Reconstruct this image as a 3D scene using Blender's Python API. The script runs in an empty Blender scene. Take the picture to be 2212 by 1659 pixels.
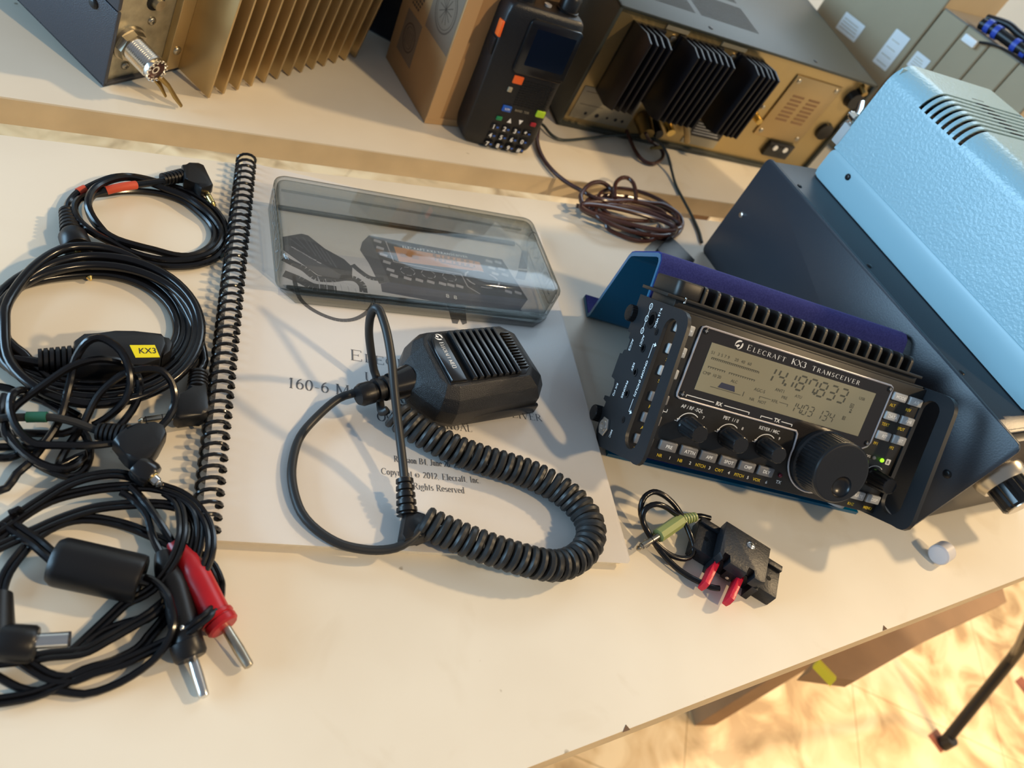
import bpy, bmesh, math, random
from mathutils import Matrix, Vector
from math import pi, sin, cos, radians as rad
random.seed(7)
S = .001                                     # everything below is written in millimetres
sc = bpy.context.scene
col = sc.collection

# ------------------------------------------------------------------ camera
FPX = 1665.358
Rw = ((0.9117451703030173, -0.15339297408317146, 0.38103981410220295),
      (0.13785518687167883, -0.7595798371639266, -0.6356370178227487),
      (0.3869324125499135, 0.6320672958443131, -0.6713972308867242))
cam_d = bpy.data.cameras.new('camera')
cam = bpy.data.objects.new('camera', cam_d)
col.objects.link(cam)
cam.matrix_world = Matrix(((Rw[0][0], -Rw[1][0], -Rw[2][0], -14.5407*S),
                           (Rw[0][1], -Rw[1][1], -Rw[2][1], -177.5349*S),
                           (Rw[0][2], -Rw[1][2], -Rw[2][2], 318.2657*S),
                           (0, 0, 0, 1)))
cam_d.sensor_width = 36
cam_d.lens = FPX/2212*36
cam_d.clip_start = .01
cam_d.clip_end = 50
cam_d.dof.use_dof = True
cam_d.dof.focus_distance = .41
cam_d.dof.aperture_fstop = 11
sc.camera = cam

# ------------------------------------------------------------------ light
w = bpy.data.worlds.new('room_light')
sc.world = w
w.use_nodes = True
bg = w.node_tree.nodes['Background']
bg.inputs[0].default_value = (.78, .86, 1, 1)
bg.inputs[1].default_value = .25

def lamp(name, az, el, dist, size, power, color, target=(150, 100, 0), shape='DISK', sy=None, spread=180):
    d = bpy.data.lights.new(name, 'AREA')
    d.shape = shape
    d.size = size
    if sy: d.size_y = sy
    d.energy = power
    d.color = color
    d.spread = rad(spread)
    o = bpy.data.objects.new(name, d)
    col.objects.link(o)
    a, e = rad(az), rad(el)
    v = Vector((cos(a)*cos(e), sin(a)*cos(e), sin(e)))
    t = Vector(target)*S
    o.location = t+v*dist
    o.rotation_euler = v.to_track_quat('Z', 'Y').to_euler()
    return o

lamp('ceiling_lamp_front', -44, 43, 3.3, .17, 50, (1, .73, .41))
lamp('ceiling_lamp_side', 10, 40, 3.5, .18, 60, (1, .71, .39))
lamp('added_floor_fill', 0, 80, 1.5, .5, 4.5, (1, .80, .56), target=(1350, -150, -740), spread=75)  # added fill without a known source, brightens the floor
lamp('window_light_left', 176, 9, 2.4, 1.9, 84, (.44, .73, 1), shape='RECTANGLE', sy=1.1)
lamp('window_light_back', 58, 34, 3.0, 1.5, 20, (.62, .82, 1), shape='RECTANGLE', sy=1.0)

sc.view_settings.view_transform = 'Standard'
sc.view_settings.look = 'None'
sc.view_settings.gamma = 1
sc.view_settings.use_curve_mapping = False
sc.view_settings.exposure = 0.13

# ------------------------------------------------------------------ materials
def mat(name, c, rough=.5, metal=0, spec=.5, noise=0, nscale=60, bump=0, bscale=400, trans=0, ior=1.45, emit=None, coat=0, alpha=1, c2=None, sheen=0, sss=0):
    m = bpy.data.materials.new(name)
    m.use_nodes = True
    nt = m.node_tree
    b = nt.nodes['Principled BSDF']
    I = b.inputs
    I['Base Color'].default_value = (*c, 1)
    I['Roughness'].default_value = rough
    I['Metallic'].default_value = metal
    I['Specular IOR Level'].default_value = spec
    I['IOR'].default_value = ior
    I['Transmission Weight'].default_value = trans
    I['Coat Weight'].default_value = coat
    I['Alpha'].default_value = alpha
    if sheen:
        I['Sheen Weight'].default_value = sheen
        I['Sheen Roughness'].default_value = .4
        I['Sheen Tint'].default_value = (*[min(1, x*2+.1) for x in c], 1)
    if sss:
        I['Subsurface Weight'].default_value = sss
        I['Subsurface Radius'].default_value = (.004, .004, .004)
    if emit:
        I['Emission Color'].default_value = (*emit[:3], 1)
        I['Emission Strength'].default_value = emit[3]
    tc = nt.nodes.new('ShaderNodeTexCoord')
    if noise or c2:
        n = nt.nodes.new('ShaderNodeTexNoise')
        n.inputs['Scale'].default_value = nscale
        n.inputs['Detail'].default_value = 5
        nt.links.new(tc.outputs['Object'], n.inputs['Vector'])
        r = nt.nodes.new('ShaderNodeValToRGB')
        k = c2 if c2 else tuple(x*(1-noise) for x in c)
        r.color_ramp.elements[0].position = .3
        r.color_ramp.elements[0].color = (*k, 1)
        r.color_ramp.elements[1].position = .7
        r.color_ramp.elements[1].color = (*c, 1)
        nt.links.new(n.outputs['Fac'], r.inputs[0])
        nt.links.new(r.outputs[0], I['Base Color'])
    if bump:
        n = nt.nodes.new('ShaderNodeTexNoise')
        n.inputs['Scale'].default_value = bscale
        n.inputs['Detail'].default_value = 2
        nt.links.new(tc.outputs['Object'], n.inputs['Vector'])
        bp = nt.nodes.new('ShaderNodeBump')
        bp.inputs['Strength'].default_value = bump
        bp.inputs['Distance'].default_value = .0006
        nt.links.new(n.outputs['Fac'], bp.inputs['Height'])
        nt.links.new(bp.outputs[0], I['Normal'])
    return m

M = {}
M['rubber'] = mat('black_rubber', (.008, .008, .009), .36, spec=.42, bump=.05, bscale=900)
M['pvc'] = mat('black_pvc', (.004, .004, .005), .2, spec=.5)
M['cord'] = mat('matte_black_cord', (.020, .021, .022), .42, spec=.45)
M['plastic'] = mat('black_plastic', (.014, .014, .015), .36, spec=.5, bump=.25, bscale=1500)
M['micbody'] = mat('textured_black_plastic', (.010, .010, .011), .30, spec=.6, bump=.6, bscale=2600)
M['gloss'] = mat('smooth_black_plastic', (.010, .010, .011), .18, spec=.5)
M['print3d'] = mat('printed_black_plastic', (.012, .014, .018), .42, spec=.5, bump=.25, bscale=700)
M['red'] = mat('red_plastic', (.62, .012, .035), .35, spec=.5, bump=.3, bscale=500)
M['redban'] = mat('dark_red_plastic', (.42, .008, .014), .35, spec=.5, noise=.3, nscale=80)
M['steel'] = mat('bright_steel', (.72, .71, .68), .22, metal=1)
M['nickel'] = mat('worn_nickel', (.55, .50, .40), .32, metal=1, noise=.35, nscale=90)
M['gold'] = mat('gold_plating', (.85, .62, .22), .2, metal=1)
M['white'] = mat('white_ink', (.86, .86, .84), .6)
M['yellow'] = mat('yellow_ink', (.78, .56, .03), .6)
M['ink'] = mat('black_ink', (.02, .02, .025), .5)
M['paper'] = mat('white_paper', (.68, .65, .61), .45, spec=.35)
M['paperedge'] = mat('cream_paper_edge', (.84, .76, .60), .8, noise=.12, nscale=500)
M['facepl'] = mat('black_anodised_face', (.016, .014, .012), .42, spec=.5, noise=.3, nscale=300)
M['plate'] = mat('black_powder_coat', (.013, .015, .018), .42, spec=.45, bump=.06, bscale=2500)

# ------------------------------------------------------------------ mesh helpers
class MB:
    """collects shapes (in mm) and links them as one mesh object"""
    def __init__(s, M=None):
        s.v = []; s.f = []; s.mi = []; s.M = M or Matrix(); s.mat = 0; s.flat = set()
    def add(s, vs, fs, M=None):
        T = s.M @ M if M else s.M
        o = len(s.v)
        s.v += [tuple(T @ Vector(p)) for p in vs]
        s.f += [tuple(i+o for i in f) for f in fs]
        s.mi += [s.mat]*len(fs)
        return s
    def box(s, x0, x1, y0, y1, z0, z1, M=None, b=0, seg=2):
        if b <= 0:
            return s.add([(x0, y0, z0), (x1, y0, z0), (x1, y1, z0), (x0, y1, z0), (x0, y0, z1), (x1, y0, z1), (x1, y1, z1), (x0, y1, z1)],
                         [(0, 3, 2, 1), (4, 5, 6, 7), (0, 1, 5, 4), (1, 2, 6, 5), (2, 3, 7, 6), (3, 0, 4, 7)], M)
        bm = bmesh.new()
        bmesh.ops.create_cube(bm, size=1)
        for v in bm.verts:
            v.co = ((x0+x1)/2+v.co.x*(x1-x0), (y0+y1)/2+v.co.y*(y1-y0), (z0+z1)/2+v.co.z*(z1-z0))
        bmesh.ops.bevel(bm, geom=bm.edges[:], offset=min(b, abs(x1-x0)*.49, abs(y1-y0)*.49, abs(z1-z0)*.49), segments=seg, affect='EDGES', profile=.5)
        return s.bm(bm, M)
    def bm(s, bm, M=None):
        bm.verts.ensure_lookup_table()
        for i, v in enumerate(bm.verts): v.index = i
        s.add([tuple(v.co) for v in bm.verts], [tuple(v.index for v in f.verts) for f in bm.faces], M)
        bm.free()
        return s
    def prism(s, poly, z0, z1, M=None, b=0, seg=2):
        n = len(poly)
        a = sum(poly[i][0]*poly[(i+1) % n][1]-poly[(i+1) % n][0]*poly[i][1] for i in range(n))
        if a < 0: poly = poly[::-1]
        vs = [(p[0], p[1], z0) for p in poly]+[(p[0], p[1], z1) for p in poly]
        fs = [tuple(range(n))[::-1], tuple(range(n, 2*n))]+[(i, (i+1) % n, n+(i+1) % n, n+i) for i in range(n)]
        if not b: return s.add(vs, fs, M)
        bm = bmesh.new()
        V = [bm.verts.new(v) for v in vs]
        for f in fs: bm.faces.new([V[i] for i in f])
        bm.verts.ensure_lookup_table(); bm.edges.ensure_lookup_table()
        E = [e for e in bm.edges if abs(e.verts[0].co.z-e.verts[1].co.z) < 1e-6]
        bmesh.ops.bevel(bm, geom=E, offset=b, segments=seg, affect='EDGES', profile=.5, clamp_overlap=True)
        return s.bm(bm, M)
    def lathe(s, prof, n=24, M=None, cap=True):
        """prof: list of (r, z)"""
        vs = []; fs = []
        for r, z in prof:
            for i in range(n):
                a = 2*pi*i/n
                vs.append((r*cos(a), r*sin(a), z))
        for k in range(len(prof)-1):
            for i in range(n):
                j = (i+1) % n
                fs.append((k*n+i, k*n+j, (k+1)*n+j, (k+1)*n+i))
        if cap:
            fs.append(tuple(range(n))[::-1])
            fs.append(tuple(range((len(prof)-1)*n, len(prof)*n)))
        return s.add(vs, fs, M)
    def cyl(s, p0, p1, r0, r1=None, n=16, prof=None):
        p0, p1 = Vector(p0), Vector(p1)
        L = (p1-p0).length
        T = Matrix.Translation(p0) @ (p1-p0).to_track_quat('Z', 'Y').to_matrix().to_4x4()
        return s.lathe(prof or [(r0, 0), (r0 if r1 is None else r1, L)], n, T)
    def tube(s, path, r, n=10, closed=False, cap=True, flat=1, up=None):
        """sweep a round (or flattened) section along points; r may be a list"""
        P = [Vector(p) for p in path]
        m = len(P)
        R = r if isinstance(r, (list, tuple)) else [r]*m
        tang = []
        for i in range(m):
            a = P[(i-1) % m] if (closed or i > 0) else P[i]
            b = P[(i+1) % m] if (closed or i < m-1) else P[i]
            t = (b-a)
            tang.append(t.normalized() if t.length > 1e-9 else Vector((1, 0, 0)))
        vs = []; fs = []
        u0 = Vector((0, 0, 1)) if abs(tang[0].z) < .9 else Vector((1, 0, 0))
        nrm = (u0-tang[0]*u0.dot(tang[0])).normalized()
        for i in range(m):
            t = tang[i]
            q = nrm-t*nrm.dot(t)
            if up: q = Vector(up)-t*Vector(up).dot(t)
            if q.length > 1e-6: nrm = q.normalized()
            bn = t.cross(nrm)
            for k in range(n):
                a = 2*pi*k/n
                vs.append(tuple(P[i]+nrm*(cos(a)*R[i]*flat)+bn*(sin(a)*R[i])))
        for i in range(m if closed else m-1):
            j = (i+1) % m
            for k in range(n):
                l = (k+1) % n
                fs.append((i*n+k, i*n+l, j*n+l, j*n+k))
        if cap and not closed:
            fs.append(tuple(range(n))[::-1]); fs.append(tuple(range((m-1)*n, m*n)))
        return s.add(vs, fs)
    def ball(s, c, r, n=12, sz=1):
        pr = [(max(r*sin(pi*i/8), .01), -r*cos(pi*i/8)*sz) for i in range(9)]
        return s.lathe(pr, n, Matrix.Translation(Vector(c)))
    def quad(s, *pts):
        return s.add(pts, [tuple(range(len(pts)))])
    def build(s, name, mats, parent=None, smooth=38, scale=S):
        me = bpy.data.meshes.new(name)
        me.from_pydata([(a*scale, b*scale, c*scale) for a, b, c in s.v], [], s.f)
        if not isinstance(mats, (list, tuple)): mats = [mats]
        for m in mats: me.materials.append(M[m] if isinstance(m, str) else m)
        if len(mats) > 1:
            me.polygons.foreach_set('material_index', s.mi)
        if smooth:
            me.polygons.foreach_set('use_smooth', [True]*len(me.polygons))
            me.set_sharp_from_angle(angle=rad(smooth))
        me.validate(); me.update()
        o = bpy.data.objects.new(name, me)
        col.objects.link(o)
        if parent: o.parent = parent
        return o

def spline(P, step=2.0, closed=False):
    """Catmull-Rom resample"""
    P = [Vector(p) for p in P]
    n = len(P); out = []
    for i in range(n if closed else n-1):
        p0 = P[(i-1) % n] if closed or i > 0 else P[0]*2-P[1]
        p1 = P[i]; p2 = P[(i+1) % n]
        p3 = P[(i+2) % n] if closed or i < n-2 else P[-1]*2-P[-2]
        k = max(2, int((p2-p1).length/step))
        for j in range(k):
            t = j/k
            out.append(.5*((2*p1)+(p2-p0)*t+(2*p0-5*p1+4*p2-p3)*t*t+(3*p1-p0-3*p2+p3)*t*t*t))
    if not closed: out.append(P[-1])
    return out

def thing(name, label, cat, loc=(0, 0, 0), rotz=0, group=None, mw=None):
    o = bpy.data.objects.new(name, None)
    col.objects.link(o)
    o.empty_display_size = .01
    if mw is not None: o.matrix_world = mw
    else:
        o.location = Vector(loc)*S
        o.rotation_euler = (0, 0, rotz)
    return tag(o, label, cat, group)

def tag(o, label, cat, group=None):
    o['label'] = label; o['category'] = cat
    if group: o['group'] = group
    return o

def struct(o):
    o['kind'] = 'structure'
    return o

def poseM(x, y, yaw, pitch=0, z=0):
    return Matrix.Translation(Vector((x, y, z))*S) @ Matrix.Rotation(yaw, 4, 'Z') @ Matrix.Rotation(pitch, 4, 'X')

_tc = {}
def text(mb, s, x, y, h, M=None, z=.0, ang=0, ax='l', sp=1.0, bold=0, wide=1, t=.12):
    """sans lettering as thin raised mesh; x,y is the baseline start, h the cap height"""
    key = (s, sp, bold)
    if key not in _tc:
        c = bpy.data.curves.new('t', 'FONT')
        c.body = s; c.size = 1; c.resolution_u = 3; c.space_character = sp; c.offset = bold; c.extrude = 0
        o = bpy.data.objects.new('t', c)
        me = bpy.data.meshes.new_from_object(o)
        _tc[key] = ([tuple(v.co) for v in me.vertices], [tuple(p.vertices) for p in me.polygons])
        bpy.data.objects.remove(o); bpy.data.curves.remove(c); bpy.data.meshes.remove(me)
    vs, fs = _tc[key]
    if not vs: return
    k = h/.73
    xs = [v[0] for v in vs]
    off = 0 if ax == 'l' else (-(max(xs)+min(xs))/2 if ax == 'c' else -max(xs))
    T = Matrix.Translation((x, y, z)) @ Matrix.Rotation(ang, 4, 'Z') @ Matrix.Diagonal((k*wide, k, 1, 1))
    if M is not None: T = M @ T
    mb.add([(v[0]+off, v[1], 0) for v in vs], fs, T)

# serif stroke font: glyph -> (advance, strokes); a stroke is a list of points, arcs pre-sampled
def arc(cx, cy, rx, ry, a0, a1, n=10):
    return [(cx+rx*cos(rad(a0+(a1-a0)*i/n)), cy+ry*sin(rad(a0+(a1-a0)*i/n))) for i in range(n+1)]
L = lambda *p: list(p)
GL = {
 'A': (.78, [L((.06, 0), (.38, 1)), L((.38, 1), (.72, 0)), L((.18, .34), (.58, .34))]),
 'B': (.70, [L((.16, 0), (.16, 1)), [(.16, 1)]+arc(.34, .76, .22, .24, 90, -90)+[(.16, .52)], [(.16, .52)]+arc(.36, .26, .26, .26, 90, -90)+[(.16, 0)]]),
 'C': (.72, [arc(.42, .5, .35, .5, 52, 310, 16), L((.68, .72), (.68, .92))]),
 'D': (.76, [L((.16, 0), (.16, 1)), [(.16, 1)]+arc(.32, .5, .36, .5, 90, -90, 14)+[(.16, 0)]]),
 'E': (.68, [L((.16, 0), (.16, 1)), L((.16, 1), (.60, 1)), L((.16, .52), (.46, .52)), L((.16, 0), (.62, 0)), L((.60, 1), (.60, .82)), L((.62, 0), (.62, .2)), L((.46, .62), (.46, .42))]),
 'F': (.62, [L((.16, 0), (.16, 1)), L((.16, 1), (.58, 1)), L((.16, .52), (.44, .52)), L((.58, 1), (.58, .82)), L((.44, .62), (.44, .42))]),
 'H': (.80, [L((.16, 0), (.16, 1)), L((.64, 0), (.64, 1)), L((.16, .5), (.64, .5))]),
 'I': (.34, [L((.17, 0), (.17, 1))]),
 'J': (.42, [[(.26, 1), (.26, .2)]+arc(.12, .16, .14, .2, 0, -150, 6)]),
 'K': (.76, [L((.16, 0), (.16, 1)), L((.62, 1), (.18, .44)), L((.30, .58), (.68, 0))]),
 'L': (.64, [L((.16, 0), (.16, 1)), L((.16, 0), (.58, 0)), L((.58, 0), (.58, .2))]),
 'M': (.92, [L((.13, 0), (.13, 1)), L((.13, 1), (.45, .08)), L((.45, .08), (.77, 1)), L((.79, 0), (.79, 1))]),
 'N': (.78, [L((.13, 0), (.13, 1)), L((.13, 1), (.64, .02)), L((.64, .02), (.64, 1))]),
 'O': (.78, [arc(.39, .5, .33, .5, 90, 450, 22)]),
 'P': (.62, [L((.16, 0), (.16, 1)), [(.16, 1)]+arc(.32, .74, .24, .26, 90, -90)+[(.16, .48)]]),
 'R': (.72, [L((.16, 0), (.16, 1)), [(.16, 1)]+arc(.32, .75, .23, .25, 90, -90)+[(.16, .5)], L((.34, .5), (.66, 0))]),
 'S': (.58, [arc(.30, .74, .20, .25, 30, 270, 9)+arc(.30, .25, .22, .25, 90, -150, 9)[1:], L((.47, .8), (.47, .98)), L((.09, .2), (.09, .02))]),
 'T': (.68, [L((.34, 0), (.34, 1)), L((.06, 1), (.62, 1)), L((.06, 1), (.06, .8)), L((.62, 1), (.62, .8))]),
 'U': (.76, [[(.15, 1), (.15, .32)]+arc(.38, .32, .23, .32, 180, 360, 10)+[(.61, 1)]]),
 'V': (.74, [L((.06, 1), (.38, 0)), L((.38, 0), (.68, 1))]),
 'W': (1.0, [L((.05, 1), (.32, 0)), L((.32, 0), (.52, .9)), L((.5, 1), (.74, 0)), L((.74, 0), (.95, 1))]),
 'X': (.76, [L((.08, 1), (.68, 0)), L((.08, 0), (.66, 1))]),
 'a': (.46, [arc(.20, .48, .14, .18, 140, 0, 6)+[(.34, 0)], arc(.19, .16, .14, .16, 60, 360, 9)]),
 'c': (.44, [arc(.24, .32, .18, .33, 50, 320, 10)]),
 'd': (.50, [L((.37, 0), (.37, 1)), arc(.22, .32, .16, .32, 60, 300, 10)]),
 'e': (.46, [[(.06, .36), (.40, .36)]+arc(.23, .34, .17, .32, 0, 320, 12)]),
 'f': (.32, [[(.14, 0), (.14, .8)]+arc(.26, .82, .12, .17, 180, 60, 6), L((.03, .64), (.28, .64))]),
 'g': (.48, [arc(.21, .42, .15, .22, 0, 360, 12), arc(.23, -.14, .19, .13, 0, 360, 12), L((.12, .22), (.12, .02)), L((.34, .6), (.44, .66))]),
 'h': (.52, [L((.11, 0), (.11, 1)), arc(.25, .42, .14, .22, 160, 0, 6)+[(.39, 0)]]),
 'i': (.26, [L((.13, 0), (.13, .66)), L((.12, .9), (.14, .9))]),
 'l': (.26, [L((.13, 0), (.13, 1))]),
 'n': (.52, [L((.11, 0), (.11, .66)), arc(.25, .42, .14, .22, 160, 0, 6)+[(.39, 0)]]),
 'o': (.50, [arc(.25, .32, .18, .33, 90, 450, 14)]),
 'p': (.50, [L((.12, -.3), (.12, .66)), arc(.27, .32, .16, .32, 120, -120, 10)]),
 'r': (.36, [L((.11, 0), (.11, .66)), arc(.25, .46, .13, .18, 160, 60, 4)]),
 's': (.38, [arc(.19, .48, .12, .16, 30, 270, 7)+arc(.19, .17, .13, .16, 90, -150, 7)[1:]]),
 't': (.30, [[(.13, .84), (.13, .12)]+arc(.22, .12, .09, .11, 180, 300, 4), L((.03, .64), (.27, .64))]),
 'u': (.52, [[(.11, .66), (.11, .2)]+arc(.25, .2, .14, .2, 180, 330, 6), L((.39, 0), (.39, .66))]),
 'v': (.48, [L((.04, .66), (.25, 0)), L((.25, 0), (.44, .66))]),
 'y': (.48, [L((.04, .66), (.25, 0)), L((.44, .66), (.16, -.28))]),
 '0': (.52, [arc(.26, .48, .19, .5, 90, 450, 18)]), '1': (.46, [L((.25, 0), (.25, .97)), L((.25, .97), (.12, .84))]),
 '2': (.52, [arc(.25, .7, .17, .27, 160, -20, 8)+[(.07, 0)], L((.07, .02), (.44, .02)), L((.44, .02), (.47, .18))]),
 '3': (.50, [arc(.22, .74, .16, .24, 150, -80, 8)+arc(.22, .26, .2, .27, 80, -150, 9)]),
 '4': (.52, [L((.36, 0), (.36, .97)), L((.36, .97), (.05, .28)), L((.05, .26), (.47, .26))]),
 '6': (.52, [arc(.27, .30, .19, .31, 90, 450, 14), arc(.42, .40, .34, .58, 180, 100, 6)]),
 '-': (.36, [L((.05, .34), (.30, .34))]), '.': (.24, [L((.11, .04), (.14, .04))]), ',': (.24, [L((.13, .06), (.08, -.14))]),
 "'": (.2, [L((.1, 1), (.08, .78))]), ' ': (.30, []),
}
def serif(mb, s, x, y, h, M=None, z=0, small=.78, sp=.06, weight=.115, ax='l', scap=True, W=None):
    """serif lettering; lower-case letters written with '~' prefix style: scap makes them small capitals"""
    cur = 0; out = []
    for i, ch in enumerate(s):
        k = 1.0; c = ch
        if scap and ch.islower(): c = ch.upper(); k = small
        if c == '©':
            out.append((cur, .8, [arc(.4, .42, .36, .42, 0, 360, 20), arc(.4, .42, .17, .2, 50, 310, 10)])); cur += .82; continue
        g = GL.get(c)
        if not g: continue
        out.append((cur, k, g[1])); cur += (g[0]+sp)*k
    off = 0 if ax == 'l' else -cur/2
    wx = W/(cur*h) if W else 1
    T = Matrix.Translation((x, y, z))
    if M is not None: T = M @ T
    for cx, k, st in out:
        for p in st:
            pts = [Vector(((q[0]*k+cx+off)*h*wx, q[1]*k*h)) for q in p]
            n = len(pts); vs = []; 
            for i in range(n):
                d = (pts[min(i+1, n-1)]-pts[max(i-1, 0)])
                if d.length < 1e-9: d = Vector((1, 0))
                a = math.degrees(math.atan2(d.y, d.x)) % 180
                wt = .036+(weight-.036)*abs(sin(rad(a)))**1.3
                if 35 < a < 83 and n == 2: wt = .045
                if n == 2 and (pts[1]-pts[0]).length < .3*h and abs(d.x) < 1e-6: wt = .04
                if (pts[-1]-pts[0]).length < .06*h and n == 2: wt = .13
                nn = Vector((-d.y, d.x)).normalized()*wt*h*k/2
                vs += [(pts[i].x+nn.x, pts[i].y+nn.y, 0), (pts[i].x-nn.x, pts[i].y-nn.y, 0)]
            mb.add(vs, [(2*i, 2*i+1, 2*i+3, 2*i+2) for i in range(n-1)], T)
            # serifs on long straight strokes that end on the base line or cap line
            ends = []
            if n == 2 and (pts[1]-pts[0]).length > .3*h and abs(pts[0].y-pts[1].y) > .2*h: ends = [pts[0], pts[1]]
            elif n > 2 and abs(p[0][0]-p[1][0]) < 1e-6: ends = [pts[0]]
            if n > 2 and abs(p[-1][0]-p[-2][0]) < 1e-6 and abs(p[-1][1]-p[-2][1]) > .2: ends.append(pts[-1])
            for e in ends:
                ww = .12*h*k; th = .018*h
                mb.add([(e.x-ww, e.y-th, 0), (e.x+ww, e.y-th, 0), (e.x+ww, e.y+th, 0), (e.x-ww, e.y+th, 0)], [(0, 1, 2, 3)], T)

SEG = {'0': 'abcdef', '1': 'bc', '2': 'abged', '3': 'abgcd', '4': 'fgbc', '5': 'afgcd', '6': 'afgedc', '7': 'abcf', '8': 'abcdefg', '9': 'abcdfg'}
def seg7(mb, s, x, y, h, w, pitch, M=None, z=0, t=.09, slant=.0):
    t = h*t
    for ch in s:
        if ch == '.':
            q = [(x-pitch*.14-t*.7, y), (x-pitch*.14+t*.7, y), (x-pitch*.14+t*.7, y+t*1.6), (x-pitch*.14-t*.7, y+t*1.6)]
            mb.add([(a, b, z) for a, b in q], [(0, 1, 2, 3)], M); continue
        if ch != ' ':
            for g in SEG[ch]:
                x0, x1, y0, y1 = {'a': (0, w, h, h), 'g': (0, w, h/2, h/2), 'd': (0, w, 0, 0), 'f': (0, 0, h/2, h), 'e': (0, 0, 0, h/2), 'b': (w, w, h/2, h), 'c': (w, w, 0, h/2)}[g]
                if y0 == y1: q = [(x0+t*.7, y0-t/2), (x1-t*.7, y0-t/2), (x1-t*.7, y0+t/2), (x0+t*.7, y0+t/2)]
                else: q = [(x0-t/2, y0+t*.7), (x0+t/2, y0+t*.7), (x0+t/2, y1-t*.7), (x0-t/2, y1-t*.7)]
                mb.add([(x+a+b*slant, y+b, z) for a, b in q], [(0, 1, 2, 3)], M)
        x += pitch

def ringboot(mb, p0, p1, r0, r1, n=5, gap=.55, seg=14):
    """ribbed strain relief"""
    p0, p1 = Vector(p0), Vector(p1); Ln = (p1-p0).length
    prof = []
    for i in range(n):
        a = i/n; b = (i+gap)/n; c = (i+1)/n
        f = lambda t: r0+(r1-r0)*t
        prof += [(f(a), a*Ln), (f(b), b*Ln), (f(b)*.80, (b+.03)*Ln), (f(c)*.80, (c-.02)*Ln)]
    prof += [(r1, Ln)]
    mb.cyl(p0, p1, 1, n=seg, prof=prof)

def jack(parent, p0, p1, r=1.75, n=3, metal='steel', L0=14):
    """3.5 mm plug tip: sleeve, rings and tip as one metal part, black insulating rings as another"""
    p0, p1 = Vector(p0), Vector(p1); Ln = (p1-p0).length
    m = MB(); prof = [(r, 0), (r, Ln*.80), (r*.62, Ln*.86), (r*.92, Ln*.92), (r*.35, Ln)]
    m.cyl(p0, p1, 1, n=16, prof=prof)
    m.build('jack_tip', metal, parent)
    m = MB(); d = (p1-p0)/Ln
    for i in range(n):
        a = .30+i*.46/max(n-1, 1) if n > 1 else .6
        m.cyl(p0+d*Ln*a, p0+d*Ln*(a+.035), r*1.04, n=16)
    m.build('insulating_ring', 'ink', parent)

def screwhead(mb, c, r=2.6, h=1.2, M=None, dirv=(0, 0, 1)):
    T = Matrix.Translation(Vector(c)) @ Vector(dirv).to_track_quat('Z', 'Y').to_matrix().to_4x4()
    if M is not None: T = M @ T
    mb.lathe([(r, 0), (r, h*.3), (r*.8, h*.8), (r*.45, h)], 14, T)
def cross(mb, c, r=1.2, M=None, dirv=(0, 0, 1), h=1.25):
    T = Matrix.Translation(Vector(c)) @ Vector(dirv).to_track_quat('Z', 'Y').to_matrix().to_4x4()
    if M is not None: T = M @ T
    mb.box(-r, r, -r*.25, r*.25, h-.1, h+.05, T); mb.box(-r*.25, r*.25, -r, r, h-.1, h+.05, T)
def rrect(x0, x1, y0, y1, r, n=4):
    out = []
    for cx, cy, a in ((x1-r, y1-r, 0), (x0+r, y1-r, 90), (x0+r, y0+r, 180), (x1-r, y0+r, 270)):
        for i in range(n+1):
            out.append((cx+r*cos(rad(a+90*i/n)), cy+r*sin(rad(a+90*i/n))))
    return out
def slotplate(outer, inner, mb, z0, z1, M=None):
    """plate with one slot: outer and inner loops with the same number of points"""
    n = len(outer); vs = []
    for z in (z0, z1):
        vs += [(p[0], p[1], z) for p in outer]+[(p[0], p[1], z) for p in inner]
    fs = []
    for i in range(n):
        j = (i+1) % n
        fs += [(i, n+i, n+j, j), (2*n+i, 2*n+j, 3*n+j, 3*n+i), (i, j, 2*n+j, 2*n+i), (n+i, 3*n+i, 3*n+j, n+j)]
    mb.add(vs, fs, M)

# ================================================================== setting
def floor_mat():
    m = mat('beige_marble_tile', (.62, .50, .33), .3, spec=.5)
    nt = m.node_tree; b = nt.nodes['Principled BSDF']
    tc = nt.nodes.new('ShaderNodeTexCoord')
    mp = nt.nodes.new('ShaderNodeMapping'); mp.inputs['Rotation'].default_value = (0, 0, rad(24))
    nt.links.new(tc.outputs['Object'], mp.inputs[0])
    n = nt.nodes.new('ShaderNodeTexNoise'); n.inputs['Scale'].default_value = 9; n.inputs['Detail'].default_value = 7; n.inputs['Distortion'].default_value = 1.2
    nt.links.new(mp.outputs[0], n.inputs['Vector'])
    r = nt.nodes.new('ShaderNodeValToRGB'); e = r.color_ramp.elements
    e[0].position = .38; e[0].color = (.45, .29, .14, 1); e[1].position = .62; e[1].color = (.86, .66, .40, 1)
    x = r.color_ramp.elements.new(.49); x.color = (.70, .49, .26, 1)
    nt.links.new(n.outputs['Fac'], r.inputs[0])
    bt = nt.nodes.new('ShaderNodeTexBrick'); bt.offset = 0; bt.inputs['Scale'].default_value = 1
    bt.inputs['Mortar Size'].default_value = .0012; bt.inputs['Brick Width'].default_value = .33; bt.inputs['Row Height'].default_value = .33
    bt.inputs['Color1'].default_value = (1, 1, 1, 1); bt.inputs['Color2'].default_value = (.93, .92, .9, 1); bt.inputs['Mortar'].default_value = (.62, .56, .48, 1)
    nt.links.new(mp.outputs[0], bt.inputs['Vector'])
    mx = nt.nodes.new('ShaderNodeMix'); mx.data_type = 'RGBA'; mx.blend_type = 'MULTIPLY'; mx.inputs[0].default_value = 1
    nt.links.new(r.outputs[0], mx.inputs[6]); nt.links.new(bt.outputs[0], mx.inputs[7])
    nt.links.new(mx.outputs[2], b.inputs['Base Color'])
    return m
M['floor'] = floor_mat()
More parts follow.
